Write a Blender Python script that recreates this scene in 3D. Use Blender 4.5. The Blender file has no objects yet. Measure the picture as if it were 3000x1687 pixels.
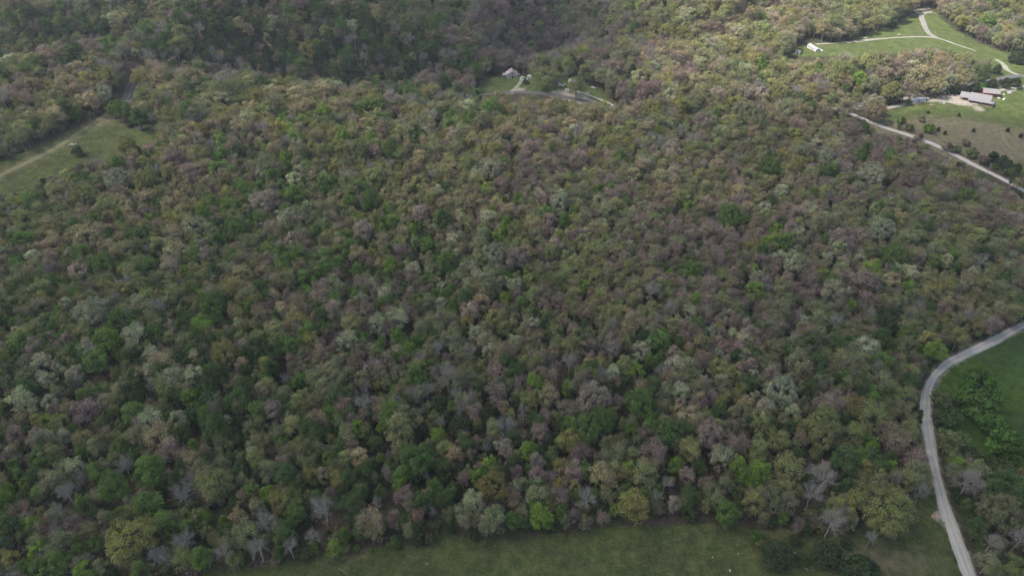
import bpy, math, random
import numpy as np
from mathutils import Vector

# ------------------------------------------------------------------ camera
SC = bpy.context.scene
PI = math.pi
CAM_H, PITCH = 250.0, math.radians(38.0)
FT, CX, CY = 2027.0, 1500.0, 843.5             # focal length in pixels of the 3000x1687 photograph
cam_d = bpy.data.cameras.new("camera")
cam = bpy.data.objects.new("camera", cam_d)
SC.collection.objects.link(cam)
cam.location = (0, 0, CAM_H)
cam.rotation_euler = (PI / 2 - PITCH, 0, 0)
cam_d.sensor_fit = 'HORIZONTAL'
cam_d.sensor_width = 36.0
cam_d.lens = 36.0 * FT / 3000.0
cam_d.clip_start, cam_d.clip_end = 1.0, 30000.0
SC.camera = cam

# ------------------------------------------------------------------ light
SUN_EL, SUN_AZ = math.radians(52), math.radians(-92)     # azimuth from +Y (straight ahead), negative = to the left
world = bpy.data.worlds.new("World"); SC.world = world
world.use_nodes = True
wn = world.node_tree.nodes; wl = world.node_tree.links
bg = wn['Background']
sky = wn.new('ShaderNodeTexSky'); sky.sky_type = 'NISHITA'
sky.sun_disc = False
sky.sun_elevation = SUN_EL
sky.sun_rotation = SUN_AZ
sky.air_density = 1.0; sky.dust_density = 2.5; sky.ozone_density = 1.0
wl.new(sky.outputs[0], bg.inputs[0]); bg.inputs[1].default_value = 0.13
sun_d = bpy.data.lights.new("sun", 'SUN')
sun_d.energy = 5.0
sun_d.angle = math.radians(0.6)
sun_d.color = (1.0, 0.95, 0.87)
sun = bpy.data.objects.new("sun", sun_d); SC.collection.objects.link(sun)
SUN_DIR = Vector((math.sin(SUN_AZ) * math.cos(SUN_EL), math.cos(SUN_AZ) * math.cos(SUN_EL), math.sin(SUN_EL)))
sun.rotation_euler = SUN_DIR.to_track_quat('Z', 'Y').to_euler()
SC.view_settings.view_transform = 'Standard'
SC.view_settings.look = 'None'
SC.view_settings.exposure = 0.74
SC.view_settings.gamma = 1.0
SC.render.engine = 'CYCLES'
SC.cycles.max_bounces = 6
SC.cycles.diffuse_bounces = 3
SC.cycles.transmission_bounces = 4
SC.cycles.transparent_max_bounces = 12
SC.cycles.volume_bounces = 1
SC.cycles.use_fast_gi = False

rng = np.random.default_rng(11)
random.seed(5)

# ------------------------------------------------------------------ terrain
def sm(x, a, b):
    t = np.clip((x - a) / (b - a), 0, 1)
    return t * t * (3 - 2 * t)

_wv = [(rng.uniform(0, 2 * PI), rng.uniform(0, 2 * PI), L, A) for L, A in
       ((420, 4.5), (310, 4.0), (240, 3.2), (170, 2.6), (120, 2.0), (90, 1.4), (60, 0.7), (38, 0.35))]

def height(x, y):
    x = np.asarray(x, float); y = np.asarray(y, float)
    n = 0
    for a, p, L, A in _wv:
        n = n + A * np.sin((x * math.cos(a) + y * math.sin(a)) * 2 * PI / L + p)
    amp = 0.30 + 0.90 * sm(y, 520, 800)
    h = n * amp * (1 - 0.8 * np.exp(-((x - 400) / 150.0) ** 4 - ((y - 730) / 90.0) ** 4))
    left = 1 - sm(x, 80, 300)
    # the wooded ridge that the near woods climb to, on the left half
    h = h - 5 * np.exp(-((y - 580) / 60.0) ** 2) * np.exp(-((x + 90) / 150.0) ** 2) + 9 * np.exp(-((y - 530) / 90.0) ** 2) * (1 - sm(x, -260, -60)) 
    # the hollow behind it
    h = h - 34 * np.exp(-((y - 668) / 50.0) ** 2) * np.exp(-((x + 175) / 150.0) ** 2)
    # far hillsides
    h = h + 74 * sm(y, 655, 900) * (1 - sm(x, -220, 60)) + 40 * sm(y, 760, 1150) + 70 * sm(y, 1150, 2000)
    # a lower ridge running away to the right on the left half, with a dip behind it
    dd = ((x + 400) * 0.80 - (y - 590) * 0.60)
    al = ((x + 400) * 0.60 + (y - 590) * 0.80)
    env = np.exp(-((al - 90) / 190.0) ** 2)
    h = h + env * (26 * np.exp(-(dd / 42.0) ** 2) - 26 * np.exp(-((dd + 85) / 46.0) ** 2))
    # a draw cutting down from the far hills
    xd = 20 + (y - 700) * 0.25
    h = h - 52 * np.exp(-((x - xd) / 58.0) ** 2) * sm(y, 660, 800) * (1 - sm(y, 1200, 1600))
    # spurs on the right of the draw
    h = h + 38 * np.exp(-((x - 225) / 105.0) ** 2 - ((y - 810) / 70.0) ** 2)
    h = h + 15 * np.exp(-((x - 300) / 120.0) ** 2 - ((y - 665) / 60.0) ** 2)
    # left shoulder with the strip field
    h = h + 8 * np.exp(-((x + 380) / 110.0) ** 2 - ((y - 560) / 100.0) ** 2)
    # barn knoll and homestead hill
    h = h + 9 * np.exp(-((x - 25) / 80.0) ** 2 - ((y - 640) / 60.0) ** 2)
    h = h + 5 * np.exp(-((x - 430) / 130.0) ** 2 - ((y - 580) / 100.0) ** 2)
    # low meadow in front
    h = h - 2.0 * (1 - sm(y, 170, 260))
    return h

sP, cP = math.sin(PITCH), math.cos(PITCH)

def project(x, y, z):
    """world -> 3000x1687 pixel"""
    dz = z - CAM_H
    f = y * cP - dz * sP
    d = -(y * sP + dz * cP)
    return CX + FT * x / f, CY + FT * d / f, f

def ray(px, py):
    u = (px - CX) / FT; v = (py - CY) / FT
    return u, cP - v * sP, -sP - v * cP

def hit(px, py, lift=0.0):
    """the terrain point seen at a photograph pixel (lift = height above ground)"""
    u, dy, dz = ray(px, py)
    t = np.linspace(120, 3600, 3600)
    x, y, z = u * t, dy * t, CAM_H + dz * t
    g = height(x, y) + lift
    k = np.argmax(z < g)
    if k == 0: k = len(t) - 1
    a, b = t[k - 1], t[k]
    fa, fb = z[k - 1] - g[k - 1], z[k] - g[k]
    tt = a + (b - a) * fa / max(fa - fb, 1e-6)
    X, Y = u * tt, dy * tt
    return float(X), float(Y), float(height(X, Y)), float(tt)

def hits(pts, n=1):
    return [hit(*p) for p in pts]

def in_poly(px, py, poly):
    px = np.asarray(px, float); py = np.asarray(py, float)
    r = np.zeros(px.shape, bool)
    n = len(poly)
    for i in range(n):
        x1, y1 = poly[i][:2]; x2, y2 = poly[(i + 1) % n][:2]
        c = ((y1 > py) != (y2 > py)) & (px < (x2 - x1) * (py - y1) / (y2 - y1 + 1e-12) + x1)
        r ^= c
    return r

def seg_dist(px, py, line):
    d = np.full(np.shape(px), 1e9)
    for (x1, y1), (x2, y2) in zip(line[:-1], line[1:]):
        vx, vy = x2 - x1, y2 - y1
        L = vx * vx + vy * vy + 1e-9
        t = np.clip(((px - x1) * vx + (py - y1) * vy) / L, 0, 1)
        d = np.minimum(d, np.hypot(px - x1 - t * vx, py - y1 - t * vy))
    return d

def spline(pts, step):
    """Catmull-Rom through 2-d points, resampled"""
    P = [np.array(p[:2], float) for p in pts]
    P = [2 * P[0] - P[1]] + P + [2 * P[-1] - P[-2]]
    out = []
    for i in range(1, len(P) - 2):
        a, b, c, d = P[i - 1:i + 3]
        n = max(2, int(np.hypot(*(c - b)) / step))
        for k in range(n):
            t = k / n
            out.append(0.5 * ((2 * b) + (c - a) * t + (2 * a - 5 * b + 4 * c - d) * t * t + (3 * b - a - 3 * c + d) * t ** 3))
    out.append(P[-2])
    return np.array(out)

# photograph outlines (3000x1687 pixels) of the open ground and roads, turned into places on the terrain
G_LOW_ROAD = [(3060, 925), (3000, 952), (2912, 996), (2830, 1036), (2772, 1066), (2733, 1108), (2716, 1160), (2714, 1230), (2727, 1316), (2746, 1400), (2772, 1500), (2807, 1596), (2842, 1687), (2890, 1800), (2930, 1900)]
G_UP_ROAD = [(2450, 314), (2482, 329), (2549, 357), (2611, 381), (2661, 396), (2706, 411), (2748, 429), (2807, 458), (2842, 478), (2909, 511), (2947, 528), (3000, 560), (3090, 610)]
HIGHWAY = [(1120, 325), (1210, 306), (1300, 291), (1390, 279), (1480, 272), (1560, 272), (1640, 283), (1720, 298), (1790, 314), (1900, 328), (2100, 333), (2300, 325), (2450, 312), (2512, 304), (2580, 296), (2648, 281), (2720, 268), (2800, 256), (2872, 244), (2934, 231), (3000, 222), (3100, 205)]
HOUSE_LANE = [(2512, 317), (2539, 323), (2586, 319), (2624, 312), (2673, 302), (2748, 294), (2790, 291)]
BACK_LANE = [(2905, 272), (2947, 262), (3000, 255), (3080, 246)]
TOP_LANE = [(2390, 131), (2454, 127), (2541, 118), (2629, 111), (2704, 109), (2745, 112), (2774, 121), (2809, 134), (2860, 150)]
TOP_FORK = [(2742, 111), (2722, 99), (2710, 79), (2699, 52), (2702, 43), (2716, 37), (2730, 37)]
TOP_SPUR = [(2698, 42), (2675, 33), (2700, 29), (2722, 25)]
EAST_PATH = [(2917, 175), (2937, 186), (2949, 204), (2969, 216), (2993, 223), (3030, 232)]
LEFT_TRACK = [(-60, 545), (0, 515), (50, 491), (112, 461), (174, 428), (224, 394), (261, 369), (298, 346), (318, 336)]
LEFT_ROAD = [(350, 330), (372, 297), (380, 274), (389, 252), (402, 228), (418, 195)]
BARN_DRIVE = [(1502, 270), (1511, 258), (1521, 247), (1528, 236)]
YARD_DRIVE = [(1655, 262), (1690, 268), (1715, 275), (1745, 287), (1775, 298), (1800, 312)]
FIELD_TRACK = [(2935, 385), (2944, 410), (2956, 430), (2975, 446), (3010, 462)]

MEADOW = [(-400, 1780), (400, 1700), (760, 1660), (940, 1628), (1150, 1600), (1400, 1575), (1560, 1572), (1680, 1556), (1790, 1546), (1900, 1538), (2100, 1534), (2200, 1545), (2300, 1560), (2400, 1572), (2500, 1560), (2600, 1500), (2700, 1440), (2740, 1440), (2790, 1570), (2830, 1687), (3000, 2300), (-400, 2300)]
LUSH = [(3080, 930), (3000, 965), (2900, 1010), (2800, 1060), (2752, 1100), (2750, 1180), (2760, 1290), (2850, 1330), (3000, 1370), (3200, 1400), (3300, 1000)]
HOUSE_FIELD = [(2575, 338), (2600, 326), (2680, 308), (2760, 298), (2800, 275), (2880, 262), (2960, 250), (3060, 240), (3200, 240), (3200, 560), (3000, 505), (2930, 480), (2850, 445), (2760, 410), (2680, 380), (2620, 360)]
TOP_FIELD = [(2300, 148), (2365, 128), (2420, 126), (2500, 118), (2540, 104), (2570, 84), (2600, 78), (2640, 60), (2690, 33), (2740, 34), (2760, 60), (2810, 95), (2850, 118), (2900, 140), (2960, 160), (3060, 185), (3060, 232), (2980, 225), (2925, 200), (2900, 172), (2860, 155), (2800, 138), (2740, 130), (2640, 142), (2520, 152), (2420, 150)]
BARN_FIELD = [(1395, 262), (1405, 240), (1440, 228), (1490, 226), (1560, 226), (1640, 236), (1700, 245), (1760, 260), (1790, 300), (1700, 292), (1600, 272), (1500, 266)]
LEFT_FIELD = [(-120, 560), (-60, 480), (0, 478), (100, 432), (200, 385), (290, 340), (330, 345), (390, 380), (470, 388), (500, 384), (470, 405), (400, 430), (300, 455), (200, 485), (110, 530), (0, 575), (-120, 620)]
FIELDS = {'meadow': MEADOW, 'lush': LUSH, 'house': HOUSE_FIELD, 'top': TOP_FIELD, 'barn': BARN_FIELD, 'left': LEFT_FIELD}
ROADS = {  # name: (pixels, width m, image half width kept clear, how often a tree may stand in view of it)
    'low': (G_LOW_ROAD, 4.7, 14, 0.08), 'up': (G_UP_ROAD, 4.6, 8, 0.03), 'highway': (HIGHWAY, 5.6, 5, 0.68),
    'lane': (HOUSE_LANE, 3.6, 5, 0.1), 'back': (BACK_LANE, 3.6, 4, 0.1), 'top': (TOP_LANE, 4.2, 4, 0.0), 'fork': (TOP_FORK, 5.6, 7, 0.0),
    'spur': (TOP_SPUR, 4.5, 3, 0.1), 'east': (EAST_PATH, 5.0, 5, 0.1), 'track': (LEFT_TRACK, 4.0, 5, 0.0), 'left': (LEFT_ROAD, 9.0, 14, 0.0),
    'barn': (BARN_DRIVE, 3.6, 6, 0.0), 'yard': (YARD_DRIVE, 2.6, 2, 0.45), 'field': (FIELD_TRACK, 2.6, 2, 0.1)}

def world_line(pix):
    return spline([hit(*p)[:2] for p in pix], 3.0)
ROAD_W = {k: world_line(v[0]) for k, v in ROADS.items()}
# smooth the far roads so that they run as a road does
for k in ROAD_W:
    L = ROAD_W[k]
    for _ in range(12 if k in ('highway', 'up', 'left') else 3):
        L[1:-1] = (L[:-2] + 2 * L[1:-1] + L[2:]) / 4
FIELD_W = {k: [hit(*p)[:2] for p in v] for k, v in FIELDS.items()}
# the meadow goes on below the bottom of the picture
FIELD_W['meadow'] = [q for q in [hit(*p)[:2] for p in MEADOW[:-2]]] + [(400, -60), (-500, -60)]

# ------------------------------------------------------------------ node helpers
def mat(name):
    m = bpy.data.materials.new(name); m.use_nodes = True
    m.node_tree.nodes.clear()
    return m, m.node_tree.nodes, m.node_tree.links

def out_bsdf(N, L, col, rough=0.9, spec=0.2):
    o = N.new('ShaderNodeOutputMaterial'); b = N.new('ShaderNodeBsdfPrincipled')
    b.inputs['Roughness'].default_value = rough
    b.inputs['Specular IOR Level'].default_value = spec
    if hasattr(col, 'links'): L.new(col, b.inputs['Base Color'])
    else: b.inputs['Base Color'].default_value = (*col, 1)
    L.new(b.outputs[0], o.inputs[0])
    return b

def noise(N, L, scale, detail=4, rough=0.55, vec=None):
    n = N.new('ShaderNodeTexNoise'); n.inputs['Scale'].default_value = scale
    n.inputs['Detail'].default_value = detail; n.inputs['Roughness'].default_value = rough
    if vec: L.new(vec, n.inputs['Vector'])
    return n.outputs['Fac']

def ramp(N, L, fac, stops):
    r = N.new('ShaderNodeValToRGB'); e = r.color_ramp.elements
    while len(e) > 1: e.remove(e[-1])
    e[0].position, e[0].color = stops[0][0], (*stops[0][1], 1)
    for p, c in stops[1:]:
        q = e.new(p); q.color = (*c, 1)
    L.new(fac, r.inputs[0]); return r.outputs[0]

def mix(N, L, fac, a, b, mode='MIX'):
    m = N.new('ShaderNodeMix'); m.data_type = 'RGBA'; m.blend_type = mode
    if hasattr(fac, 'links'): L.new(fac, m.inputs[0])
    else: m.inputs[0].default_value = fac
    for s, v in ((6, a), (7, b)):
        if hasattr(v, 'links'): L.new(v, m.inputs[s])
        else: m.inputs[s].default_value = (*v, 1)
    return m.outputs[2]

def math_n(N, L, op, a, b=None, clamp=False):
    m = N.new('ShaderNodeMath'); m.operation = op; m.use_clamp = clamp
    for s, v in ((0, a), (1, b)):
        if v is None: continue
        if hasattr(v, 'links'): L.new(v, m.inputs[s])
        else: m.inputs[s].default_value = v
    return m.outputs[0]

def attr(N, name, kind='GEOMETRY'):
    a = N.new('ShaderNodeAttribute'); a.attribute_name = name; a.attribute_type = kind
    return a

# ------------------------------------------------------------------ object helpers
def tag(o, label=None, cat=None, group=None, kind=None):
    if label: o['label'] = label
    if cat: o['category'] = cat
    if group: o['group'] = group
    if kind: o['kind'] = kind
    return o

def link(name, me, parent=None, loc=None):
    o = bpy.data.objects.new(name, me); SC.collection.objects.link(o)
    if parent: o.parent = parent
    if loc is not None: o.location = loc
    return o

def np_mesh(name, V, F, mats, mi=None, smooth=False):
    """V (n,3), F list of equally long faces or a list of arrays (tris and quads)"""
    me = bpy.data.meshes.new(name)
    V = np.asarray(V, np.float32)
    Fs = F if isinstance(F, list) else [F]
    Fs = [np.asarray(f, np.int32) for f in Fs if len(f)]
    nl = sum(f.size for f in Fs); nf = sum(len(f) for f in Fs)
    me.vertices.add(len(V)); me.vertices.foreach_set('co', V.ravel())
    me.loops.add(nl); me.polygons.add(nf)
    me.loops.foreach_set('vertex_index', np.concatenate([f.ravel() for f in Fs]))
    tot = np.concatenate([np.full(len(f), f.shape[1], np.int32) for f in Fs])
    st = np.concatenate([[0], np.cumsum(tot)[:-1]]).astype(np.int32)
    me.polygons.foreach_set('loop_start', st)
    me.polygons.foreach_set('loop_total', tot)
    if mi is not None: me.polygons.foreach_set('material_index', np.asarray(mi, np.int32))
    if smooth: me.polygons.foreach_set('use_smooth', np.ones(nf, bool))
    for m in mats: me.materials.append(m)
    me.update(calc_edges=True); me.validate()
    return me

def add_attr(me, name, kind, dom, data, key='value'):
    a = me.attributes.new(name, kind, dom); a.data.foreach_set(key, np.asarray(data, np.float32).ravel())

# ------------------------------------------------------------------ ground
def ground():
    def axis(lo, hi, step, far):
        core = np.arange(lo, hi + 1, step)
        k = 1.12 ** np.arange(1, 60)
        ext = np.cumsum(step * k); ext = ext[ext < far]
        return np.concatenate([lo - ext[::-1], core, hi + ext])
    xs = axis(-640, 760, 3.5, 9000); ys = axis(80, 1080, 3.5, 9000)
    X, Y = np.meshgrid(xs, ys)
    Z = height(X, Y)
    far = np.hypot(X, Y - 700)
    Z = Z * (1 - sm(far, 3000, 7000)) + 100 * sm(far, 3000, 7000)
    nx, ny = len(xs), len(ys)
    V = np.stack([X, Y, Z], -1).reshape(-1, 3)
    i = np.arange(nx * ny).reshape(ny, nx)
    F = np.stack([i[:-1, :-1], i[:-1, 1:], i[1:, 1:], i[1:, :-1]], -1).reshape(-1, 4)
    m, N, L = mat("ground")
    geo = N.new('ShaderNodeNewGeometry'); P = geo.outputs['Position']
    n1 = noise(N, L, 0.06, 6, 0.6, P); n2 = noise(N, L, 0.9, 5, 0.65, P); n3 = noise(N, L, 0.02, 4, 0.5, P); n4 = noise(N, L, 0.3, 5, 0.6, P)
    litter = ramp(N, L, n2, [(0.3, (0.03, 0.023, 0.018)), (0.5, (0.07, 0.053, 0.042)), (0.7, (0.13, 0.10, 0.08))])
    moss = ramp(N, L, n4, [(0.35, (0.028, 0.036, 0.016)), (0.65, (0.065, 0.08, 0.032))])
    forest = mix(N, L, ramp(N, L, n1, [(0.42, (0, 0, 0)), (0.62, (1, 1, 1))]), litter, moss)
    grass = ramp(N, L, n4, [(0.3, (0.040, 0.060, 0.020)), (0.5, (0.062, 0.082, 0.028)), (0.7, (0.095, 0.105, 0.042))])
    grass = mix(N, L, math_n(N, L, 'MULTIPLY', ramp(N, L, n2, [(0.35, (0, 0, 0)), (0.75, (1, 1, 1))]), 0.35), grass, (0.10, 0.095, 0.045))
    grass = mix(N, L, ramp(N, L, n1, [(0.45, (0, 0, 0)), (0.7, (0.6, 0.6, 0.6))]), grass, (0.060, 0.056, 0.030))
    n5 = noise(N, L, 0.14, 6, 0.7, P)
    mott = ramp(N, L, n5, [(0.3, (0.62, 0.66, 0.62)), (0.5, (1, 1, 1)), (0.68, (1.45, 1.36, 1.25))])
    fine_ = ramp(N, L, n2, [(0.3, (0.72, 0.74, 0.72)), (0.7, (1.28, 1.25, 1.25))])
    mott = mix(N, L, 1.0, mott, fine_, 'MULTIPLY')
    grass = mix(N, L, 1.0, grass, mott, 'MULTIPLY')
    lush = ramp(N, L, n4, [(0.3, (0.034, 0.066, 0.012)), (0.5, (0.055, 0.10, 0.018)), (0.72, (0.072, 0.108, 0.028))])
    lush = mix(N, L, ramp(N, L, n3, [(0.45, (0, 0, 0)), (0.55, (1, 1, 1))]), lush, mix(N, L, n2, (0.030, 0.055, 0.018), (0.055, 0.098, 0.030)))
    lush = mix(N, L, 0.8, lush, mix(N, L, 1.0, lush, mott, 'MULTIPLY'))
    dry = ramp(N, L, n4, [(0.3, (0.10, 0.085, 0.055)), (0.55, (0.16, 0.14, 0.085)), (0.75, (0.22, 0.185, 0.13))])
    dirt = ramp(N, L, n2, [(0.3, (0.20, 0.165, 0.125)), (0.55, (0.36, 0.32, 0.27)), (0.75, (0.50, 0.46, 0.41))])
    def sel(name, c0, c1, edge=0.5, w=0.12):
        a = attr(N, name).outputs['Fac']
        k = math_n(N, L, 'ADD', a, math_n(N, L, 'MULTIPLY', math_n(N, L, 'SUBTRACT', n4, 0.5), 0.5))
        r = ramp(N, L, k, [(edge - w, (0, 0, 0)), (edge + w, (1, 1, 1))])
        return mix(N, L, r, c0, c1)
    c = sel('field', forest, grass)
    c = sel('lush', c, lush)
    c = sel('dry', c, dry, 0.55, 0.3)
    c = sel('dirt', c, dirt, 0.6, 0.15)
    bright = attr(N, 'brightgrass').outputs['Fac']
    c = mix(N, L, math_n(N, L, 'MULTIPLY', bright, 0.8), c, ramp(N, L, n4, [(0.3, (0.065, 0.090, 0.030)), (0.55, (0.098, 0.125, 0.042)), (0.75, (0.14, 0.15, 0.062))]))
    c = mix(N, L, math_n(N, L, 'MULTIPLY', bright, 0.8), c, mix(N, L, 1.0, c, mott, 'MULTIPLY'))
    b = out_bsdf(N, L, c, 0.95, 0.05)
    bump = N.new('ShaderNodeBump'); bump.inputs['Strength'].default_value = 0.6; bump.inputs['Distance'].default_value = 0.6
    L.new(n2, bump.inputs['Height']); L.new(bump.outputs[0], b.inputs['Normal'])
    me = np_mesh("ground", V, F, [m], smooth=True)
    x, y = V[:, 0], V[:, 1]
    f = np.zeros(len(V)); lu = f.copy(); dr = f.copy(); di = f.copy(); br = f.copy()
    for k, poly in FIELD_W.items():
        ins = in_poly(x, y, poly)
        if k == 'lush': lu[ins] = 1
        f[ins] = 1
    for k in ('house', 'top', 'barn'):
        br[in_poly(x, y, FIELD_W[k])] = 1
    pxg, pyg, _ = project(x, y, V[:, 2]); W_, H_ = 3000, 1687
    for k, poly in FIELDS.items():                       # open grass up to the edge of the trees
        g_ = (in_poly(pxg, pyg, poly) | in_poly(pxg, pyg - (16 if k in ('left', 'top') else 6), poly)) & (y > 100)
        f[g_] = 1
        if k in ('house', 'top', 'barn'): br[g_] = 1
    # bare worn slope below the farmhouse and dirt shoulders
    hx, hy, _, _ = hit(2740, 405)
    dr += 0.95 * np.exp(-(((x - hx) / 75) ** 2 + ((y - hy) / 42) ** 2) ** 1.5)
    hx2, hy2, _, _ = hit(2900, 420)
    dr += 0.75 * np.exp(-(((x - hx2) / 80) ** 2 + ((y - hy2) / 40) ** 2) ** 1.5)
    for px, py, rx, ry, a in ((2640, 1640, 22, 10, .55), (2480, 1640, 14, 8, .4), (2310, 1560, 16, 5, .4), (1020, 1640, 14, 5, .45), (330, 350, 14, 16, .4)):
        qx, qy, _, _ = hit(px, py); dr += a * np.exp(-(((x - qx) / rx) ** 2 + ((y - qy) / ry) ** 2))
    wl_ = ROAD_W['track']; dr += .55 * np.exp(-(seg_dist(x, y, wl_[::4].tolist()) / 9) ** 2)
    br *= 1 - np.clip(dr * 1.1, 0, 1)
    for px, py, r, a in ((2870, 320, 6, 1.0), (2795, 290, 11, 1.2), (2820, 294, 9, 1.1), (1700, 287, 14, 0.7), (1640, 270, 10, 0.6), (1525, 262, 6, .8), (2745, 1515, 2.0, .6), (2990, 150, 8, .8),
                         (1420, 600, 5, 0), (2955, 262, 9, .9), (2650, 287, 9, .6)):
        qx, qy, _, _ = hit(px, py)
        di += a * np.exp(-(((x - qx) ** 2 + (y - qy) ** 2) / r ** 2))
    for k, wd, a in (('low', 5.5, 0.7), ('lane', 4, 0.8), ('track', 5, 0.3), ('up', 6, 0.6), ('barn', 4, 0.7), ('top', 4, .5), ('highway', 7, .45)):
        w = ROAD_W[k]; near = (np.abs(x - w[:, 0].mean()) < 900)
        d = np.full(len(V), 1e9); d[near] = seg_dist(x[near], y[near], w[::4].tolist() + [w[-1].tolist()])
        di += a * np.exp(-(d / wd) ** 2)
    br *= 1 - np.clip(di, 0, 1)
    for nme, v in (('field', f), ('lush', lu), ('dry', np.clip(dr, 0, 1)), ('dirt', np.clip(di, 0, 1)), ('brightgrass', br)):
        add_attr(me, nme, 'FLOAT', 'POINT', v)
    tag(link("ground", me), kind='structure')
ground()

# ------------------------------------------------------------------ roads
def road_material(name, lo, hi, rut=None, scale=0.5):
    m, N, L = mat(name)
    geo = N.new('ShaderNodeNewGeometry'); P = geo.outputs['Position']
    n = noise(N, L, scale, 6, 0.7, P); n2 = noise(N, L, 2.5, 3, 0.6, P); n3 = noise(N, L, 0.12, 3, 0.6, P)
    c = mix(N, L, n, lo, hi)
    c = mix(N, L, math_n(N, L, 'MULTIPLY', n2, 0.4), c, tuple(0.55 * v for v in lo))
    if rut:
        a = attr(N, 'across').outputs['Fac']              # -1 .. 1 across the road
        k = math_n(N, L, 'ABSOLUTE', math_n(N, L, 'SUBTRACT', math_n(N, L, 'ABSOLUTE', a), 0.45))
        k = math_n(N, L, 'SUBTRACT', 1.0, math_n(N, L, 'MULTIPLY', k, 4.0), True)
        c = mix(N, L, math_n(N, L, 'MULTIPLY', math_n(N, L, 'SUBTRACT', 1.0, k), math_n(N, L, 'ADD', math_n(N, L, 'MULTIPLY', n3, 0.9), -0.05, True)), c, rut)
    out_bsdf(N, L, c, 0.95, 0.05)
    return m

GRAVEL = road_material("pale_gravel", (0.42, 0.40, 0.37), (0.68, 0.65, 0.61), (0.24, 0.225, 0.18))
LIMEST = road_material("white_limestone_gravel", (0.30, 0.28, 0.235), (0.47, 0.44, 0.375), (0.15, 0.155, 0.08))
SUNGRAVEL = road_material("sun_toned_gravel", (0.25, 0.24, 0.22), (0.40, 0.385, 0.355), (0.15, 0.145, 0.11))  # copy of the gravel, darkened for the lanes lying in full sun
ASPH = road_material("worn_asphalt", (0.10, 0.098, 0.10), (0.17, 0.165, 0.165))
DIRT = road_material("dirt_track", (0.15, 0.145, 0.08), (0.29, 0.26, 0.165), (0.095, 0.11, 0.045))

def ribbon(name, line, width, m, lift=0.10, edge=0.0, n=7, kind='structure', label=None, off=0.0):
    L = np.asarray(line)
    T = np.gradient(L, axis=0); T /= np.linalg.norm(T, axis=1)[:, None] + 1e-9
    Nn = np.stack([T[:, 1], -T[:, 0]], -1)
    r = np.random.default_rng(len(L))
    jit = lambda: np.convolve(r.uniform(-1, 1, len(L) + 6), np.ones(7) / 7 * 1.8, 'valid')[:len(L)]
    jl, jr = jit() * edge, jit() * edge
    s = np.linspace(-1, 1, n)
    V = []; A = []
    for k, a in enumerate(s):
        w = width / 2 * a + (jl if a == -1 else jr if a == 1 else 0) + off
        Q = L + Nn * (w[:, None] if hasattr(w, '__len__') else w)
        z = height(Q[:, 0], Q[:, 1]) + lift - 0.12 * (abs(a) > 0.99)
        V.append(np.column_stack([Q, z])); A.append(np.full(len(L), a))
    V = np.stack(V, 1).reshape(-1, 3); A = np.stack(A, 1).ravel()
    i = np.arange(len(V)).reshape(len(L), n)
    F = np.stack([i[:-1, :-1], i[1:, :-1], i[1:, 1:], i[:-1, 1:]], -1).reshape(-1, 4)[:, ::-1]
    me = np_mesh(name, V, F, [m], smooth=True)
    add_attr(me, 'across', 'FLOAT', 'POINT', A)
    o = link(name, me)
    return tag(o, label=label, kind=kind)

RD = {}
for k, nm, m, e, lf in (('low', 'gravel_road', GRAVEL, .8, .16), ('up', 'gravel_road', GRAVEL, .5, .18), ('highway', 'paved_road', ASPH, .2, .26), ('left', 'paved_road', ASPH, .15, .3),
                    ('lane', 'gravel_driveway', LIMEST, .4, .22), ('back', 'gravel_driveway', LIMEST, .4, .25), ('top', 'gravel_driveway', LIMEST, .9, .24),
                    ('fork', 'gravel_driveway', SUNGRAVEL, .9, .3), ('spur', 'gravel_driveway', SUNGRAVEL, .8, .34), ('east', 'gravel_driveway', LIMEST, .6, .24),
                    ('track', 'dirt_track', DIRT, .6, .16), ('barn', 'gravel_driveway', LIMEST, .7, .3), ('yard', 'gravel_driveway', GRAVEL, .6, .2), ('field', 'dirt_track', DIRT, .3, .16)):
    RD[k] = ribbon(nm, ROAD_W[k], ROADS[k][1], m, lf, e)
m_line, N, L = mat("road_paint")
out_bsdf(N, L, mix(N, L, noise(N, L, 1.5, 3), (0.45, 0.45, 0.42), (0.75, 0.75, 0.70)), 0.8)
ribbon('road_marking', ROAD_W['left'], 0.45, m_line, .33, 0, 3)

# ------------------------------------------------------------------ materials for trees
def leaf_mat(name, transl=0.25, var=0.5):
    m, N, L = mat(name)
    t = attr(N, 'tint', 'INSTANCER').outputs['Color']
    lv = attr(N, 'lv').outputs['Fac']
    lw = attr(N, 'lw').outputs['Fac']
    # each leaf clump has its own lightness and a slight drift of hue
    c = mix(N, L, 1.0, t, ramp(N, L, lv, [(0, (1 - var,) * 3), (1, (1 + var,) * 3)]), 'MULTIPLY')
    c = mix(N, L, 1.0, c, ramp(N, L, lw, [(0, (0.86, 1.04, 0.80)), (1, (1.14, 0.96, 1.2))]), 'MULTIPLY')
    d = N.new('ShaderNodeBsdfDiffuse'); tr = N.new('ShaderNodeBsdfTranslucent'); ms = N.new('ShaderNodeMixShader')
    ms.inputs[0].default_value = transl
    L.new(c, d.inputs[0]); L.new(c, tr.inputs[0]); L.new(d.outputs[0], ms.inputs[1]); L.new(tr.outputs[0], ms.inputs[2])
    o = N.new('ShaderNodeOutputMaterial'); L.new(ms.outputs[0], o.inputs[0])
    return m
LEAF = leaf_mat("spring_leaves", 0.30, 0.58)
NEEDLE = leaf_mat("cedar_needles", 0.05, 0.35)
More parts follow.
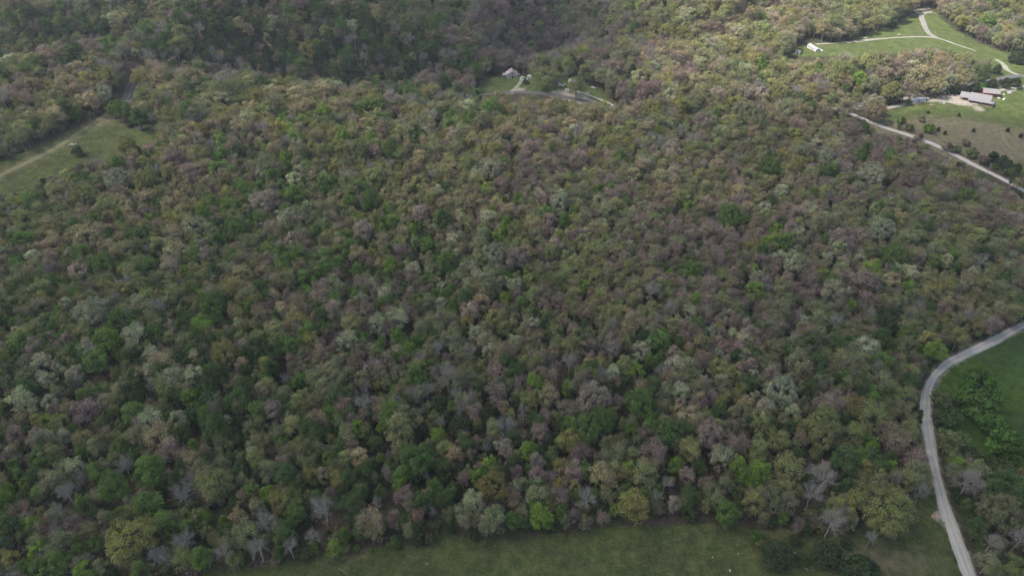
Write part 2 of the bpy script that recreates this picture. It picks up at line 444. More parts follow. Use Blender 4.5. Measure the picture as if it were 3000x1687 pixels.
def bark_mat(name, lo, hi):
    m, N, L = mat(name)
    tc = N.new('ShaderNodeTexCoord')
    n = noise(N, L, 1.2, 4, 0.6, tc.outputs['Object'])
    d = N.new('ShaderNodeBsdfDiffuse'); L.new(mix(N, L, n, lo, hi), d.inputs[0])
    o = N.new('ShaderNodeOutputMaterial'); L.new(d.outputs[0], o.inputs[0])
    return m
BARK = bark_mat("brown_grey_bark", (0.07, 0.06, 0.052), (0.17, 0.15, 0.135))
PALEBARK = bark_mat("silver_grey_bark", (0.21, 0.195, 0.172), (0.44, 0.412, 0.37))
TWIG = bark_mat("twigs", (0.14, 0.12, 0.11), (0.28, 0.24, 0.225))

# ------------------------------------------------------------------ tree shapes
class Shape:
    def __init__(s): s.V = []; s.Q = []; s.n = 0
    def tube(s, pts, rad, sides):
        pts = np.asarray(pts, float); n = len(pts)
        T = np.gradient(pts, axis=0); T /= np.linalg.norm(T, axis=1)[:, None] + 1e-9
        ref = np.array([1.0, 0, 0]) if abs(T[0][0]) < 0.8 else np.array([0, 1.0, 0])
        A = np.cross(T, ref); A /= np.linalg.norm(A, axis=1)[:, None] + 1e-9
        B = np.cross(T, A)
        th = np.arange(sides) * 2 * PI / sides
        ring = pts[:, None] + (A[:, None] * np.cos(th)[None, :, None] + B[:, None] * np.sin(th)[None, :, None]) * np.asarray(rad)[:, None, None]
        s.V.append(ring.reshape(-1, 3))
        i = s.n + np.arange(n * sides).reshape(n, sides); j = np.roll(i, -1, 1)
        s.Q.append(np.stack([i[:-1], j[:-1], j[1:], i[1:]], -1).reshape(-1, 4))
        s.n += n * sides

def bend(a, b, r, k=3, sag=0.12):
    a = np.array(a, float); b = np.array(b, float)
    t = np.linspace(0, 1, k + 1)[:, None]
    L = np.linalg.norm(b - a)
    p = a + (b - a) * t
    p[1:-1] += r.normal(0, sag * L * 0.5, (k - 1, 3))
    p[:, 2] += -np.sin(t[:, 0] * PI) * L * sag * 0.5
    return p

def lobes(r, K, R, zc, hz, flat=0.35):
    """centres of the leaf clumps: a dome with an uneven outline"""
    out = []
    for k in range(K):
        ph = r.uniform(0, 2 * PI)
        ct = r.uniform(-flat, 1.0)
        st = math.sqrt(max(0, 1 - ct * ct))
        q = r.uniform(0.72, 1.0) * (1 + 0.16 * math.sin(3 * ph + K) + 0.1 * math.sin(5 * ph + 2 * K))
        out.append((R * st * math.cos(ph) * q, R * st * math.sin(ph) * q, zc + hz * ct * q))
    return np.array(out)

def leaves(r, centres, rad, n, size, up=0.3):
    """small leaf-cluster quads round every centre"""
    m = len(centres) * n
    C = np.repeat(centres, n, 0)
    d = r.normal(size=(m, 3)); d /= np.linalg.norm(d, axis=1)[:, None]
    d[:, 2] = np.where((d[:, 2] < -0.3) & (r.uniform(size=m) < .7), -d[:, 2], d[:, 2])
    rr = np.repeat(rad * r.uniform(0.6, 1.35, len(centres)), n) * (0.35 + 0.9 * r.beta(2.2, 1.8, m))
    P = C + d * rr[:, None] * np.array([1, 1, 0.8])
    dome = C - np.array([0, 0, centres[:, 2].min() - 1.5]); dome /= np.linalg.norm(dome, axis=1)[:, None] + 1e-6
    nr = d * 0.55 + dome * 0.5 + r.normal(size=(m, 3)) * 0.6 + np.array([0, 0, up * .6]); nr /= np.linalg.norm(nr, axis=1)[:, None]
    a = np.cross(nr, r.normal(size=(m, 3))); a /= np.linalg.norm(a, axis=1)[:, None]
    b = np.cross(nr, a)
    sz = size * r.uniform(0.6, 1.4, m)[:, None]
    a = a * sz; b = b * sz * r.uniform(0.45, 0.9, m)[:, None]
    V = np.stack([P - a * .5 - b * .3, P + a * .1 - b * .55, P + a * .55 + b * .2, P - a * .15 + b * .5], 1).reshape(-1, 3)
    F = np.arange(m * 4).reshape(-1, 4)
    base = np.repeat(r.uniform(0, 1, len(centres)), n)
    lv = np.clip(0.4 * base + 0.6 * r.uniform(0, 1, m), 0, 1)
    lw = np.clip(0.6 * np.repeat(r.uniform(0, 1, len(centres)), n) + 0.4 * r.uniform(0, 1, m), 0, 1)
    return V, F, lv, lw

def deciduous(seed, H, R, style):
    """style: leafy / open / budding / bare -> (wood Shape, (V,F,lv,lw) or None)"""
    r = np.random.default_rng(seed)
    w = Shape()
    K = {'leafy': 52, 'open': 46, 'budding': 34, 'bare': 34, 'grand': 130}[style]
    zc = H * (0.54 if style != 'bare' else 0.56); hz = H - zc - 0.7
    C = lobes(r, K, R * (0.82 if style != 'bare' else 0.78), zc, hz, 0.55 if style != 'bare' else 0.12)
    lean = r.normal(0, 0.35, 2)
    fork = H * r.uniform(0.28, 0.4)
    top = np.array([lean[0] * 2, lean[1] * 2, H * 0.72])
    tr = bend((0, 0, -0.6), top, r, 5, 0.02)
    r0 = 0.028 * H * r.uniform(.85, 1.15) * (0.72 if style == 'bare' else 1)
    w.tube(tr, np.linspace(r0, r0 * 0.28, 6), 6)
    nl = 6 if style != 'bare' else 7
    ang = np.arctan2(C[:, 1], C[:, 0]); sect = ((ang + PI) / (2 * PI) * nl).astype(int) % nl
    th = 3
    for s in range(nl):
        mem = C[sect == s]
        if not len(mem): continue
        z0 = r.uniform(fork, H * 0.62)
        k = z0 / (H * 0.72) * 5; i0 = min(4, int(k))
        p0 = tr[i0] + (tr[i0 + 1] - tr[i0]) * (k - i0)
        cen = mem.mean(0); mid = p0 * 0.45 + cen * 0.55
        mid[2] = min(mid[2], p0[2] + 0.6 * (cen[2] - p0[2]) + 0.4)
        lm = bend(p0, mid, r, 3, 0.10)
        w.tube(lm, np.linspace(r0 * 0.5, r0 * 0.26, 4), 4)
        for c in mem:
            st = lm[r.integers(1, 4)]
            br = bend(st, c, r, 3, 0.14)
            w.tube(br, np.linspace(r0 * (.17 if style == 'bare' else .22), r0 * 0.07, 4), 3)
            ntw = {'leafy': 2, 'open': 3, 'budding': 6, 'bare': 8, 'grand': 3}[style]
            fine = 0.72 if style == 'bare' else 1.0
            for q in range(ntw):
                d = r.normal(size=3); d /= np.linalg.norm(d)
                out = (c - np.array([0, 0, H * 0.4])); out /= np.linalg.norm(out) + 1e-6
                d = d * 0.8 + out * 0.9
                L = R * r.uniform(0.22, 0.42)
                e = c + d * L * 0.8
                base = br[r.integers(1, 4)]
                tw = bend(base, e, r, 2, 0.16)
                w.tube(tw, np.array([r0 * 0.10, r0 * 0.075, r0 * 0.035]) * fine, 3)
                if style in ('bare', 'budding'):
                    for q2 in range(2 if style == 'budding' else 5):
                        d2 = d * 0.6 + r.normal(size=3) * 0.6
                        e2 = tw[1] + d2 * L * 0.6
                        w.tube(bend(tw[1], e2, r, 1, 0), np.array([r0 * 0.06, r0 * 0.025]) * fine, 3)
    lf = None
    if style == 'leafy': lf = leaves(r, C, R * 0.29, 92, 0.44, 0.45)
    elif style == 'open': lf = leaves(r, C, R * 0.28, 84, 0.40, 0.45)
    elif style == 'grand': lf = leaves(r, C, R * 0.155, 92, 0.42, 0.4)
    elif style == 'budding': lf = leaves(r, C, R * 0.36, 84, 0.34, 0.3)
    elif style == 'bare': lf = None
    return w, lf

def cedar(seed, H, R, rounded):
    r = np.random.default_rng(seed)
    w = Shape()
    w.tube(bend((0, 0, -0.4), (0, 0, H * 0.9), r, 3, 0.01), np.linspace(0.2, 0.04, 4), 5)
    C = []
    nl = 13
    for k in range(nl):
        t = (k + 0.5) / nl; z = H * (0.08 + 0.88 * t)
        prof = (math.sin(PI * min(1, 0.22 + t * 0.78)) ** 0.7) if rounded else (1 - t) ** 0.75 * min(1, 0.5 + 3 * t)
        rr = R * prof * r.uniform(0.85, 1.1)
        m = max(3, int(11 * prof))
        for q in range(m):
            ph = 2 * PI * (q + r.uniform(0, .8)) / m + k
            C.append((rr * math.cos(ph) * .82, rr * math.sin(ph) * .82, z + r.uniform(-.3, .3)))
            if q % 2 == 0:
                w.tube(np.array([(0, 0, z - 0.3), (rr * math.cos(ph) * .8, rr * math.sin(ph) * .8, z)]), np.array([0.06, 0.02]), 3)
    C = np.array(C + [(0, 0, H * .96)])
    return w, leaves(r, C, R * 0.26, 34, 0.5, 0.35)

def bush(seed, H, R):
    r = np.random.default_rng(seed)
    w = Shape()
    C = lobes(r, 20, R * 0.8, H * 0.45, H * 0.5, 0.6)
    for c in C:
        st = np.array([r.normal(0, .25), r.normal(0, .25), -0.2])
        w.tube(bend(st, c, r, 2, 0.1), np.array([0.07, 0.045, 0.02]), 3)
    return w, leaves(r, C, R * 0.33, 80, 0.42, 0.4)

def build_shape(kind, seed, H, R):
    if kind == 'cedar': return cedar(seed, H, R, False)
    if kind == 'cedar_round': return cedar(seed, H, R, True)
    if kind == 'bush': return bush(seed, H, R)
    return deciduous(seed, H, R, kind)

# variants: (kind, height, crown radius); index = instance number
VAR = []
for k in range(7): VAR.append(('leafy', 12.5 + (k % 3) * 1.2, 4.6 + (k % 2) * .5))
for k in range(6): VAR.append(('open', 12.5 + (k % 3) * 1.2, 4.6 + (k % 2) * .5))
for k in range(6): VAR.append(('budding', 12.5 + (k % 3), 4.3 + (k % 2) * .5))
for k in range(5): VAR.append(('bare', 12.5 + (k % 3) * 1.5, 4.4 + (k % 2) * .5))
for k in range(3): VAR.append(('cedar', 9.0 + k, 2.4 + .2 * k))
for k in range(2): VAR.append(('cedar_round', 7.5 + k, 3.2))
for k in range(3): VAR.append(('grand', 16.0, 10.0 + .4 * k))
for k in range(3): VAR.append(('bush', 3.6 + .4 * k, 2.6))
IDX = {}
for i, v in enumerate(VAR): IDX.setdefault(v[0], []).append(i)
IDX['anycedar'] = IDX['cedar'] + IDX['cedar_round']

TRUNK_ME, CROWN_ME = [], []
wood_proto = bpy.data.collections.new("woodland")         # only the geometry nodes of the woods read it
def wood_mat(kind): return {'bare': PALEBARK, 'budding': TWIG}.get(kind, BARK)
for i, (kind, H, R) in enumerate(VAR):
    w, lf = build_shape(kind, 100 + i * 7, H, R)
    WV = np.concatenate(w.V); WF = np.concatenate(w.Q)
    TRUNK_ME.append(np_mesh("trunk", WV, WF, [wood_mat(kind)], smooth=True))
    lm = NEEDLE if 'cedar' in kind else LEAF
    if lf:
        LV, LF, lv, lw = lf
        me = np_mesh("crown", LV, LF, [lm]); add_attr(me, 'lv', 'FLOAT', 'FACE', lv); add_attr(me, 'lw', 'FLOAT', 'FACE', lw)
        CROWN_ME.append(me)
        V = np.concatenate([WV, LV]); F = np.concatenate([WF, LF + len(WV)])
        mi = np.r_[np.zeros(len(WF), int), np.ones(len(LF), int)]
        joined = np_mesh("woodland_tree", V, F, [wood_mat(kind), lm], mi)
        add_attr(joined, 'lv', 'FLOAT', 'FACE', np.r_[np.full(len(WF), .5), lv]); add_attr(joined, 'lw', 'FLOAT', 'FACE', np.r_[np.full(len(WF), .5), lw])
    else:
        CROWN_ME.append(None); joined = TRUNK_ME[-1]
    o = bpy.data.objects.new("woodland_tree_%03d" % i, joined)
    wood_proto.objects.link(o)

# ------------------------------------------------------------------ which tree grows where
#            tint (linear), shape kind, name, colour words
SPEC = {
 'green':  ((0.128, 0.208, 0.052), 'leafy', 'leafy_tree', 'full green'),
 'bright': ((0.180, 0.272, 0.052), 'leafy', 'leafy_tree', 'bright yellow-green'),
 'dark':   ((0.090, 0.138, 0.048), 'leafy', 'leafy_tree', 'dark green'),
 'olive':  ((0.250, 0.268, 0.106), 'open', 'leafy_tree', 'dull olive'),
 'yellow': ((0.275, 0.265, 0.090), 'open', 'leafy_tree', 'yellow-olive'),
 'tan':    ((0.345, 0.300, 0.165), 'open', 'leafy_tree', 'sandy tan'),
 'pale':   ((0.355, 0.365, 0.225), 'open', 'leafy_tree', 'pale silvery green'),
 'pink':   ((0.345, 0.285, 0.225), 'open', 'leafy_tree', 'pale pinkish'),
 'purple': ((0.285, 0.218, 0.180), 'budding', 'budding_tree', 'purple-brown budding'),
 'brown':  ((0.290, 0.232, 0.155), 'budding', 'budding_tree', 'russet brown budding'),
 'bud':    ((0.245, 0.258, 0.130), 'budding', 'budding_tree', 'grey-green budding'),
 'bare':   ((0.3, 0.3, 0.3), 'bare', 'bare_tree', 'bare grey'),
 'cedar':  ((0.045, 0.062, 0.030), 'anycedar', 'cedar_tree', 'blackish green'),
 'bush':   ((0.060, 0.125, 0.030), 'bush', 'bush', 'green'),
}
SK = ['green', 'bright', 'dark', 'olive', 'yellow', 'tan', 'pale', 'pink', 'purple', 'brown', 'bud', 'bare', 'cedar']
# share of each kind over an 8 x 7 grid of the photograph, rows from the top
MIXG = """
2 0 3 6 1 1 1 0 2 1 3 1 0|2 0 2 7 2 2 1 0 1 1 2 1 0|4 1 3 5 1 1 1 0 2 1 3 2 1|2 0 2 2 0 1 0 1 5 1 5 4 3|1 0 1 2 0 1 1 1 6 2 5 4 3|1 0 1 6 4 4 3 1 2 1 3 1 1|1 0 1 5 2 5 1 2 2 1 3 1 1|2 0 1 6 3 4 1 0 1 0 3 2 1
1 0 1 4 1 2 0 0 3 2 4 3 0|1 0 2 5 3 4 1 0 1 1 3 2 1|2 1 2 4 4 3 1 0 1 1 3 2 4|2 0 1 4 2 3 1 1 2 1 4 2 2|1 0 1 5 3 3 1 1 2 1 4 2 1|1 0 1 4 2 5 2 3 2 2 3 2 1|1 0 1 5 3 4 1 2 2 1 3 2 1|1 1 1 4 3 3 1 1 1 1 3 2 2
2 0 2 6 2 3 2 0 1 1 3 1 1|3 1 2 6 3 4 2 1 2 1 2 1 0|3 1 1 6 2 4 3 1 2 1 2 0 0|3 1 1 7 2 2 5 1 2 1 2 0 0|2 1 1 4 1 3 2 2 5 4 4 1 0|3 1 1 3 1 2 1 2 5 3 4 2 0|2 1 2 4 1 2 4 2 4 1 4 2 1|1 0 1 4 1 2 1 1 5 2 5 3 1
3 1 2 5 1 2 4 1 2 1 2 1 0|4 1 3 6 1 3 3 1 1 1 2 1 0|4 1 2 5 1 2 3 1 2 1 2 1 0|3 1 1 5 1 2 4 2 3 2 3 0 0|2 1 1 4 1 2 1 2 5 3 4 2 0|2 1 1 3 0 2 3 2 6 2 4 2 0|2 1 2 3 1 1 3 2 5 1 4 3 1|2 0 2 3 1 1 1 1 4 2 5 3 2
4 1 3 5 2 2 4 1 2 1 2 1 0|5 1 5 5 2 1 2 0 2 1 2 2 1|3 0 4 4 1 1 1 0 3 4 4 2 2|2 1 1 4 2 2 2 1 4 6 5 2 1|2 1 1 4 1 2 2 3 4 5 4 3 1|2 1 1 5 2 2 3 2 4 1 4 2 1|2 1 2 6 2 1 1 0 2 1 6 4 2|4 1 4 4 1 0 0 0 2 1 4 2 1
5 2 4 5 1 1 1 0 2 2 3 2 2|4 1 6 4 1 1 1 0 2 2 3 4 4|3 1 5 3 1 2 0 0 3 3 4 3 7|2 1 4 4 1 1 1 0 3 2 4 3 8|3 2 1 5 3 2 2 2 4 1 3 1 1|2 1 1 6 2 1 2 1 2 1 5 2 1|2 1 3 5 2 1 0 0 2 3 6 4 2|5 3 2 4 0 0 0 0 1 1 3 2 1
4 1 6 4 2 0 0 0 2 1 4 3 4|3 1 6 3 1 0 0 0 2 1 4 6 4|3 1 6 3 1 1 0 0 3 1 3 5 5|3 2 5 3 2 1 0 0 2 1 4 2 5|2 1 3 3 3 1 0 0 2 1 3 2 4|3 1 4 3 1 0 0 0 2 1 4 2 4|2 0 4 3 2 0 0 0 1 1 4 5 3|2 0 3 4 1 0 0 0 1 1 3 5 2
"""
MIXA = np.array([[[float(v) for v in c.split()] for c in row.split('|')] for row in MIXG.strip().splitlines()])

# trees picked out one by one in the photograph: x, y of the crown, its width (3000-px), kind
HERO = """62 1172 80 pale;307 993 80 bright;280 1055 75 green;396 981 75 pale;656 1032 85 yellow;559 1164 50 bright;392 1207 75 green;186 1273 38 pale;753 1203 60 green;39 1362 42 green;439 1366 85 green;369 1374 75 bare;62 1222 38 tan;124 1063 62 pale;136 1113 50 pale;217 1094 60 pale;264 923 95 pale;349 939 85 green;501 1323 75 purple;466 1280 80 tan;241 1280 55 yellow;842 1117 45 bare;446 1141 50 bare;248 1199 85 purple;140 1234 45 bright;633 1416 110 olive
1105 947 60 pale;1167 931 65 pale;1159 981 38 bright;1019 1001 65 pale;1392 974 45 pale;1435 1024 50 pale;1427 990 60 tan;1105 1086 50 brown;1668 1067 75 bare;1074 1141 45 bare;1609 1106 55 brown;1532 1210 50 bare;1738 1164 115 pink;1877 1176 100 green;1718 1249 100 green;1761 1230 90 green;1881 1024 60 pale;1932 993 75 green;1866 1090 50 bright;1796 1090 45 pale;1477 1308 55 pink;1423 1319 38 bare;1582 1265 55 purple;1167 1249 85 olive;1287 1180 60 cedar;1349 1242 70 cedar;1427 1211 50 cedar;1283 1273 48 bright;1322 1191 30 bright
2081 1270 95 pink;2158 1291 75 purple;2114 1336 72 pale;2166 1364 60 bright;1980 1361 50 bright;2014 1392 50 pink;1770 1390 85 tan;1857 1472 100 yellow;1896 1389 90 olive;2126 1420 50 bud;2409 1396 115 bare;2378 1450 90 bare;2437 1532 110 bare;2592 1485 195 olive;2549 1581 50 bare;2130 1497 70 green;2238 1514 34 bud;2280 1616 85 cedar;2427 1612 80 cedar;2528 1665 105 cedar;2416 1270 100 olive;2287 1290 60 olive;2346 1284 45 brown;2311 1368 90 olive
1386 1469 70 pale;1445 1417 100 yellow;1134 1389 44 bare;1249 1403 32 bare;1106 1480 48 bare;1187 1452 60 purple;1176 1389 60 green;1113 1343 28 bright;949 1497 100 bare;917 1577 60 bare;977 1605 45 bright;1005 1563 45 green;1225 1507 45 brown;1152 1518 50 purple;1270 1504 38 bare;1585 1514 72 bright;1504 1525 48 green;1718 1469 90 bare;1574 1389 55 purple;928 1452 40 green;970 1441 34 purple;1298 1462 60 dark
377 1577 165 yellow;542 1590 92 bare;542 1459 85 bare;779 1535 85 bare;720 1563 85 bud;758 1610 80 bare;853 1605 65 bare;433 1400 80 green;335 1427 100 green;430 1480 90 green;259 1549 60 olive;314 1567 34 purple;426 1440 50 brown;203 1452 80 bare;245 1410 45 bare;182 1280 42 pale;115 1504 42 olive;566 1301 32 bright;751 1343 55 olive;783 1445 50 bright;653 1525 30 bright;629 1424 90 olive;866 1500 60 green
2696 1448 60 bare;2839 1413 120 bare;2936 1493 120 bud;2902 1596 75 bare;2982 1585 90 bare;2742 1025 65 bright;2605 923 70 cedar;2559 1214 90 olive;2417 1231 100 olive;2622 1282 95 brown;2660 1160 60 olive;2611 1368 40 bright;2291 1140 100 pale;2240 1191 55 pale;2323 1208 50 pale
2621 750 85 green;2582 668 90 pale;2555 793 70 bright;2532 828 100 purple;2330 769 80 pale;2283 750 45 pale;2423 758 40 pale;2334 688 40 pale;2303 707 60 green;2272 668 40 bright;2144 630 100 green;2446 851 85 pale;2373 816 60 purple;2214 851 60 bright;2217 808 45 pale;2027 789 60 green;2023 913 45 pale;2493 894 38 bright;2660 839 45 bright;2738 769 50 green;2745 734 60 bud;2252 486 65 green;2524 455 45 green;2419 455 60 pale;2555 509 90 pale;2831 575 60 green;2598 945 75 cedar;2221 680 35 pink;2419 505 50 dark
1439 490 80 pale;1147 435 60 green;1085 587 65 green;1229 622 55 pink;1062 676 65 pink;1023 727 65 green;1050 746 60 tan;1252 715 50 green;1466 688 45 bright;1652 645 45 green;1605 676 45 brown;1450 742 75 pale;1516 754 80 pink;1210 789 60 pale;1310 765 75 green;1295 839 38 pale;1481 874 40 bright;1528 886 45 green;1376 909 65 pink;1411 882 60 tan;1291 890 42 pale;1710 839 45 bright;1908 859 75 bare;1520 587 45 green;1640 591 65 pale;1753 587 38 pale;1050 793 45 green;1112 676 38 bright
237 738 60 green;299 770 80 green;74 700 65 green;155 711 65 tan;252 688 120 tan;272 905 100 pale;194 890 45 pale;625 886 110 green;516 742 95 tan;501 781 60 pink;435 777 60 green;862 571 60 green;773 587 100 pink;862 525 50 pale;567 661 90 pale;423 529 75 yellow;342 521 90 pale;248 568 90 olive;435 735 36 bare;505 688 65 tan;893 812 50 green;955 785 65 green;70 637 50 olive;699 668 85 green
1373 239 55 pink;1596 221 105 olive;1689 248 60 olive;350 315 70 green;402 345 50 dark;495 335 75 olive;449 350 38 bare;417 224 75 yellow;425 277 72 olive;300 268 55 pale;372 420 55 yellow;2611 61 36 cedar;2984 165 48 cedar;2739 247 62 tan;2827 224 60 tan;2879 210 62 dark;2518 230 42 bright;2616 262 62 olive;2571 322 62 tan"""
BUSHES = """229 445 34 dark;2625 293 36 cedarb;2605 296 30 cedarb;2788 1299 85 olive;2873 1190 120 green;2862 1120 90 green;2776 1225 80 dark;2942 1299 110 green;2900 1245 90 green;2760 1170 60 olive;2820 1165 75 green;2990 1330 90 green;2850 1345 70 dark;2930 1375 80 dark;2722 378 36 bright;2748 381 11 cedarb;2768 391 10 cedarb;2719 331 8 cedarb;2809 338 9 cedarb;2852 384 10 cedarb;2952 383 11 cedarb;2990 400 12 cedarb;2909 463 38 cedarb;2935 478 30 cedarb;2951 490 28 cedarb;2975 500 28 cedarb;2920 208 22 cedarb;2855 262 26 cedarb;2880 256 26 green;2905 252 26 cedarb;2945 246 34 cedarb;2975 244 34 cedarb;2780 265 34 cedarb;2800 262 36 cedarb;2690 262 30 cedarb;2660 300 20 dark;2330 1585 36 dark;2350 1640 42 dark;2480 1590 40 dark;2230 1590 30 olive;2940 1660 60 cedarb;2885 1540 50 dark;2880 1430 60 dark;2960 1430 80 dark;1900 1600 0 x;1540 242 20 dark;2215 1570 40 green;2690 400 30 brown;2665 375 28 olive;2640 352 28 bright;2775 430 34 brown;2800 440 30 olive;2850 452 36 olive;2880 470 30 brown;2700 350 22 brown;2830 420 26 brown"""

# clear views in the picture: open ground and roads stay in sight
def clear_mask():
    W, H = 1500, 844
    gx, gy = np.meshgrid(np.arange(W) * 2.0 + 1, np.arange(H) * 2.0 + 1)
    M = np.zeros((H, W))
    for k, poly in FIELDS.items():
        M[in_poly(gx, gy, poly)] = 1
    for k, (pix, wd, hw, p) in ROADS.items():
        pp = np.where(gx < 2440, .88, .35) if k == 'highway' else p
        M = np.maximum(M, (seg_dist(gx, gy, spline(pix, 12)[:, :2].tolist()) < hw) * (1 - pp))
    for (a, b, c, d) in ((2360, 95, 2430, 165), (2640, 280, 2720, 305), (2800, 250, 2960, 345), (1465, 195, 1545, 240), (1545, 215, 1570, 240), (1620, 235, 1665, 268)):
        M[int(b / 2):int(d / 2), int(a / 2):int(c / 2)] = 1
    return M
CM = clear_mask()

def cm_at(px, py):
    ix = np.clip((px / 2).astype(int), 0, CM.shape[1] - 1); iy = np.clip((py / 2).astype(int), 0, CM.shape[0] - 1)
    ins = (px >= -40) & (px < 3045) & (py >= 0) & (py < 1687)
    return np.where(ins, CM[iy, ix], 0)

trees = []     # dicts: x y z H R kind var rot tint hero px py pw
def jitter_tint(c, r, s=0.10):
    v = 1 + r.normal(0, s)
    return tuple(float(np.clip(q * v * (1 + r.normal(0, 0.03)), 0.008, 0.5)) for q in c)

r2 = np.random.default_rng(77)
for item in HERO.replace('\n', ';').split(';'):
    px, py, w, sp = item.split(); px, py, w = float(px), float(py), float(w)
    D = w * hit(px, py)[3] / FT
    for _ in range(4):
        Ht = float(np.clip(5.0 + 0.95 * D, 7, 19)) if sp != 'cedar' else float(np.clip(D * 1.6, 4, 11))
        x, y, z, t = hit(px, py, 0.62 * Ht)
        D = w * t / FT * (0.8 if sp == 'bare' else 1)
        if sp == 'bare': Ht = float(np.clip(7 + 0.95 * D, 8, 17))
    trees.append(dict(x=x, y=y, H=Ht, R=D / 2, sp=sp, hero=True, pw=w, px=px, py=py))
nh = len(trees)
HX = np.array([[t['x'], t['y'], t['R']] for t in trees])

# the rest of the woods
sp0 = 6.6
gy_ = [120.0]
while gy_[-1] < 1500: gy_.append(gy_[-1] + 0.866 * (5.2 + .8 * float(sm(gy_[-1], 280, 450)) + 2.3 * float(sm(gy_[-1], 450, 560))))
cand = []
for j, yy in enumerate(gy_):
    sp0 = 5.2 + .8 * float(sm(yy, 280, 450)) + 2.3 * float(sm(yy, 450, 560))
    half = 0.74 * (yy * 1.0 + 190) + 90
    xx = np.arange(-half, half, sp0) + (j % 2) * sp0 / 2
    cand.append(np.column_stack([xx, np.full(len(xx), yy)]))
cand = np.concatenate(cand)
cand += r2.uniform(-2.3, 2.3, cand.shape)
n = len(cand)
X, Y = cand[:, 0], cand[:, 1]; Z = height(X, Y)
px, py, f = project(X, Y, Z + 7)
gx = np.clip(px / 375, 0, 6.999); gyv = np.clip(py / 241, 0, 5.999)
# species by bilinear-ish pick: jitter the grid position
ci = np.clip((gx + r2.uniform(-.35, .35, n)).astype(int), 0, 7); ri = np.clip((py / 241 + r2.uniform(-.5, .5, n)).astype(int), 0, 6)
# trees of one kind tend to stand together
u0 = None
cl = [np.sin(X / L1 + a) * np.sin(Y / L2 + b) for L1, L2, a, b in ((33, 41, 0, 1), (47, 29, 2, 3), (27, 36, 4, 1), (39, 51, 1, 5), (19, 31, 3, 2))]
wgt = MIXA[ri, ci].copy()
wgt[:, SK.index('purple')] *= 1.15; wgt[:, SK.index('brown')] *= 1.1; wgt[:, SK.index('olive')] *= 1.2; wgt[:, SK.index('yellow')] *= 1.1; wgt[:, SK.index('tan')] *= 1.25
for k_ in ('green', 'bright', 'dark'): wgt[:, SK.index(k_)] *= np.where(X > -30, .62, 1.3)
wgt[:, SK.index('bare')] *= .8; wgt[:, SK.index('pale')] *= .6; wgt[:, SK.index('pink')] *= .5; wgt[:, SK.index('bud')] *= 1.5
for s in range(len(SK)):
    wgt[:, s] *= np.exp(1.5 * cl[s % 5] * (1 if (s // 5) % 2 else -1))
# dark cedars in the hollow behind the ridge and along the draw
ced = np.exp(-((X + 85) / 75) ** 2 - ((Y - 645) / 38) ** 2) * 40 + np.exp(-((X + 230) / 110) ** 2 - ((Y - 675) / 40) ** 2) * 12
wgt[:, SK.index('cedar')] += ced + 5 * np.exp(-((X - 20 - (Y - 700) * .25) / 45) ** 2) * sm(Y, 640, 760)
# dark trees of the hollow and draw, made more numerous to paint in shade
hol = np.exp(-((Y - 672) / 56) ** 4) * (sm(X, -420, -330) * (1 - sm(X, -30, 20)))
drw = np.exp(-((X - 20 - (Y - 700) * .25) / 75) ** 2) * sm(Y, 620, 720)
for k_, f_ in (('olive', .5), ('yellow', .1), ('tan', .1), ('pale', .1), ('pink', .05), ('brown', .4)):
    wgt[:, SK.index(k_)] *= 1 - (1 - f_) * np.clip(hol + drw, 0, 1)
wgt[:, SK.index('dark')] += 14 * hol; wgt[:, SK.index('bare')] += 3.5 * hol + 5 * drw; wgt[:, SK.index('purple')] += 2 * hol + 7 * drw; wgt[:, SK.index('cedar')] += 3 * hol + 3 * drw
lit_ = sm(Y, 640, 700) * sm(X, 150, 230) + np.exp(-((Y - 535) / 50) ** 2) * (1 - sm(X, 60, 200))  # sunlight on ridge and right slopes put into paler, yellower trees
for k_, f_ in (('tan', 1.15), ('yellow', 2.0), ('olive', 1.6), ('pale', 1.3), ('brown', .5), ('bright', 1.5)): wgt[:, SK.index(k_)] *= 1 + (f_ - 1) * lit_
nearf = (1 - sm(Y, 190, 330))  # more dark trees in front: foreground shade put into the crown colours
wgt[:, SK.index('dark')] += 6 * nearf; wgt[:, SK.index('cedar')] += 3 * nearf * (X < 60); wgt[:, SK.index('bud')] += 2.5 * nearf
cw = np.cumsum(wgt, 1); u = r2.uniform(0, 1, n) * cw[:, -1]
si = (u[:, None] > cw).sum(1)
Rr = r2.lognormal(math.log(3.25), 0.30, n).clip(2.1, 6.2)
Rr = Rr * (1 + 0.12 * sm(Y, 280, 450) + 0.52 * sm(Y, 450, 560))
Hh = 5.8 + Rr * 1.9 + r2.normal(0, 0.9, n)
isC = si == SK.index('cedar')
Rr[isC] *= 0.62; Hh[isC] = Rr[isC] * 3.0 + 1.5
ok = np.ones(n, bool)
for k, poly in FIELD_W.items():
    ok &= ~in_poly(X, Y, poly)
for k in ROAD_W:
    w = ROAD_W[k]; d = seg_dist(X, Y, w[::3].tolist() + [w[-1].tolist()])
    ok &= d > ROADS[k][1] / 2 + (2.2 if k in ('highway', 'up', 'left') else 1.5)
for fx, fz in ((0, 1.0), (0, .75), (-.8, .72), (.8, .72), (-.5, .9), (.5, .9), (0, .45), (-.7, .45), (.7, .45)):
    a, b, _ = project(X + fx * Rr, Y, Z + fz * Hh)
    ok &= cm_at(a, b) <= r2.uniform(0, 1, n) + 1e-6 if fx == 0 and fz == .75 else cm_at(a, b) < 0.999
# a tree counts as standing before a road by its crown centre only
keep_u = r2.uniform(0, 1, n)
worst = np.zeros(n)
for fx, fz in ((0, 1.0), (0, .75), (-.7, .72), (.7, .72), (0, .5)):
    a, b, _ = project(X + fx * Rr, Y, Z + fz * Hh)
    worst = np.maximum(worst, cm_at(a, b))
ok &= keep_u > worst
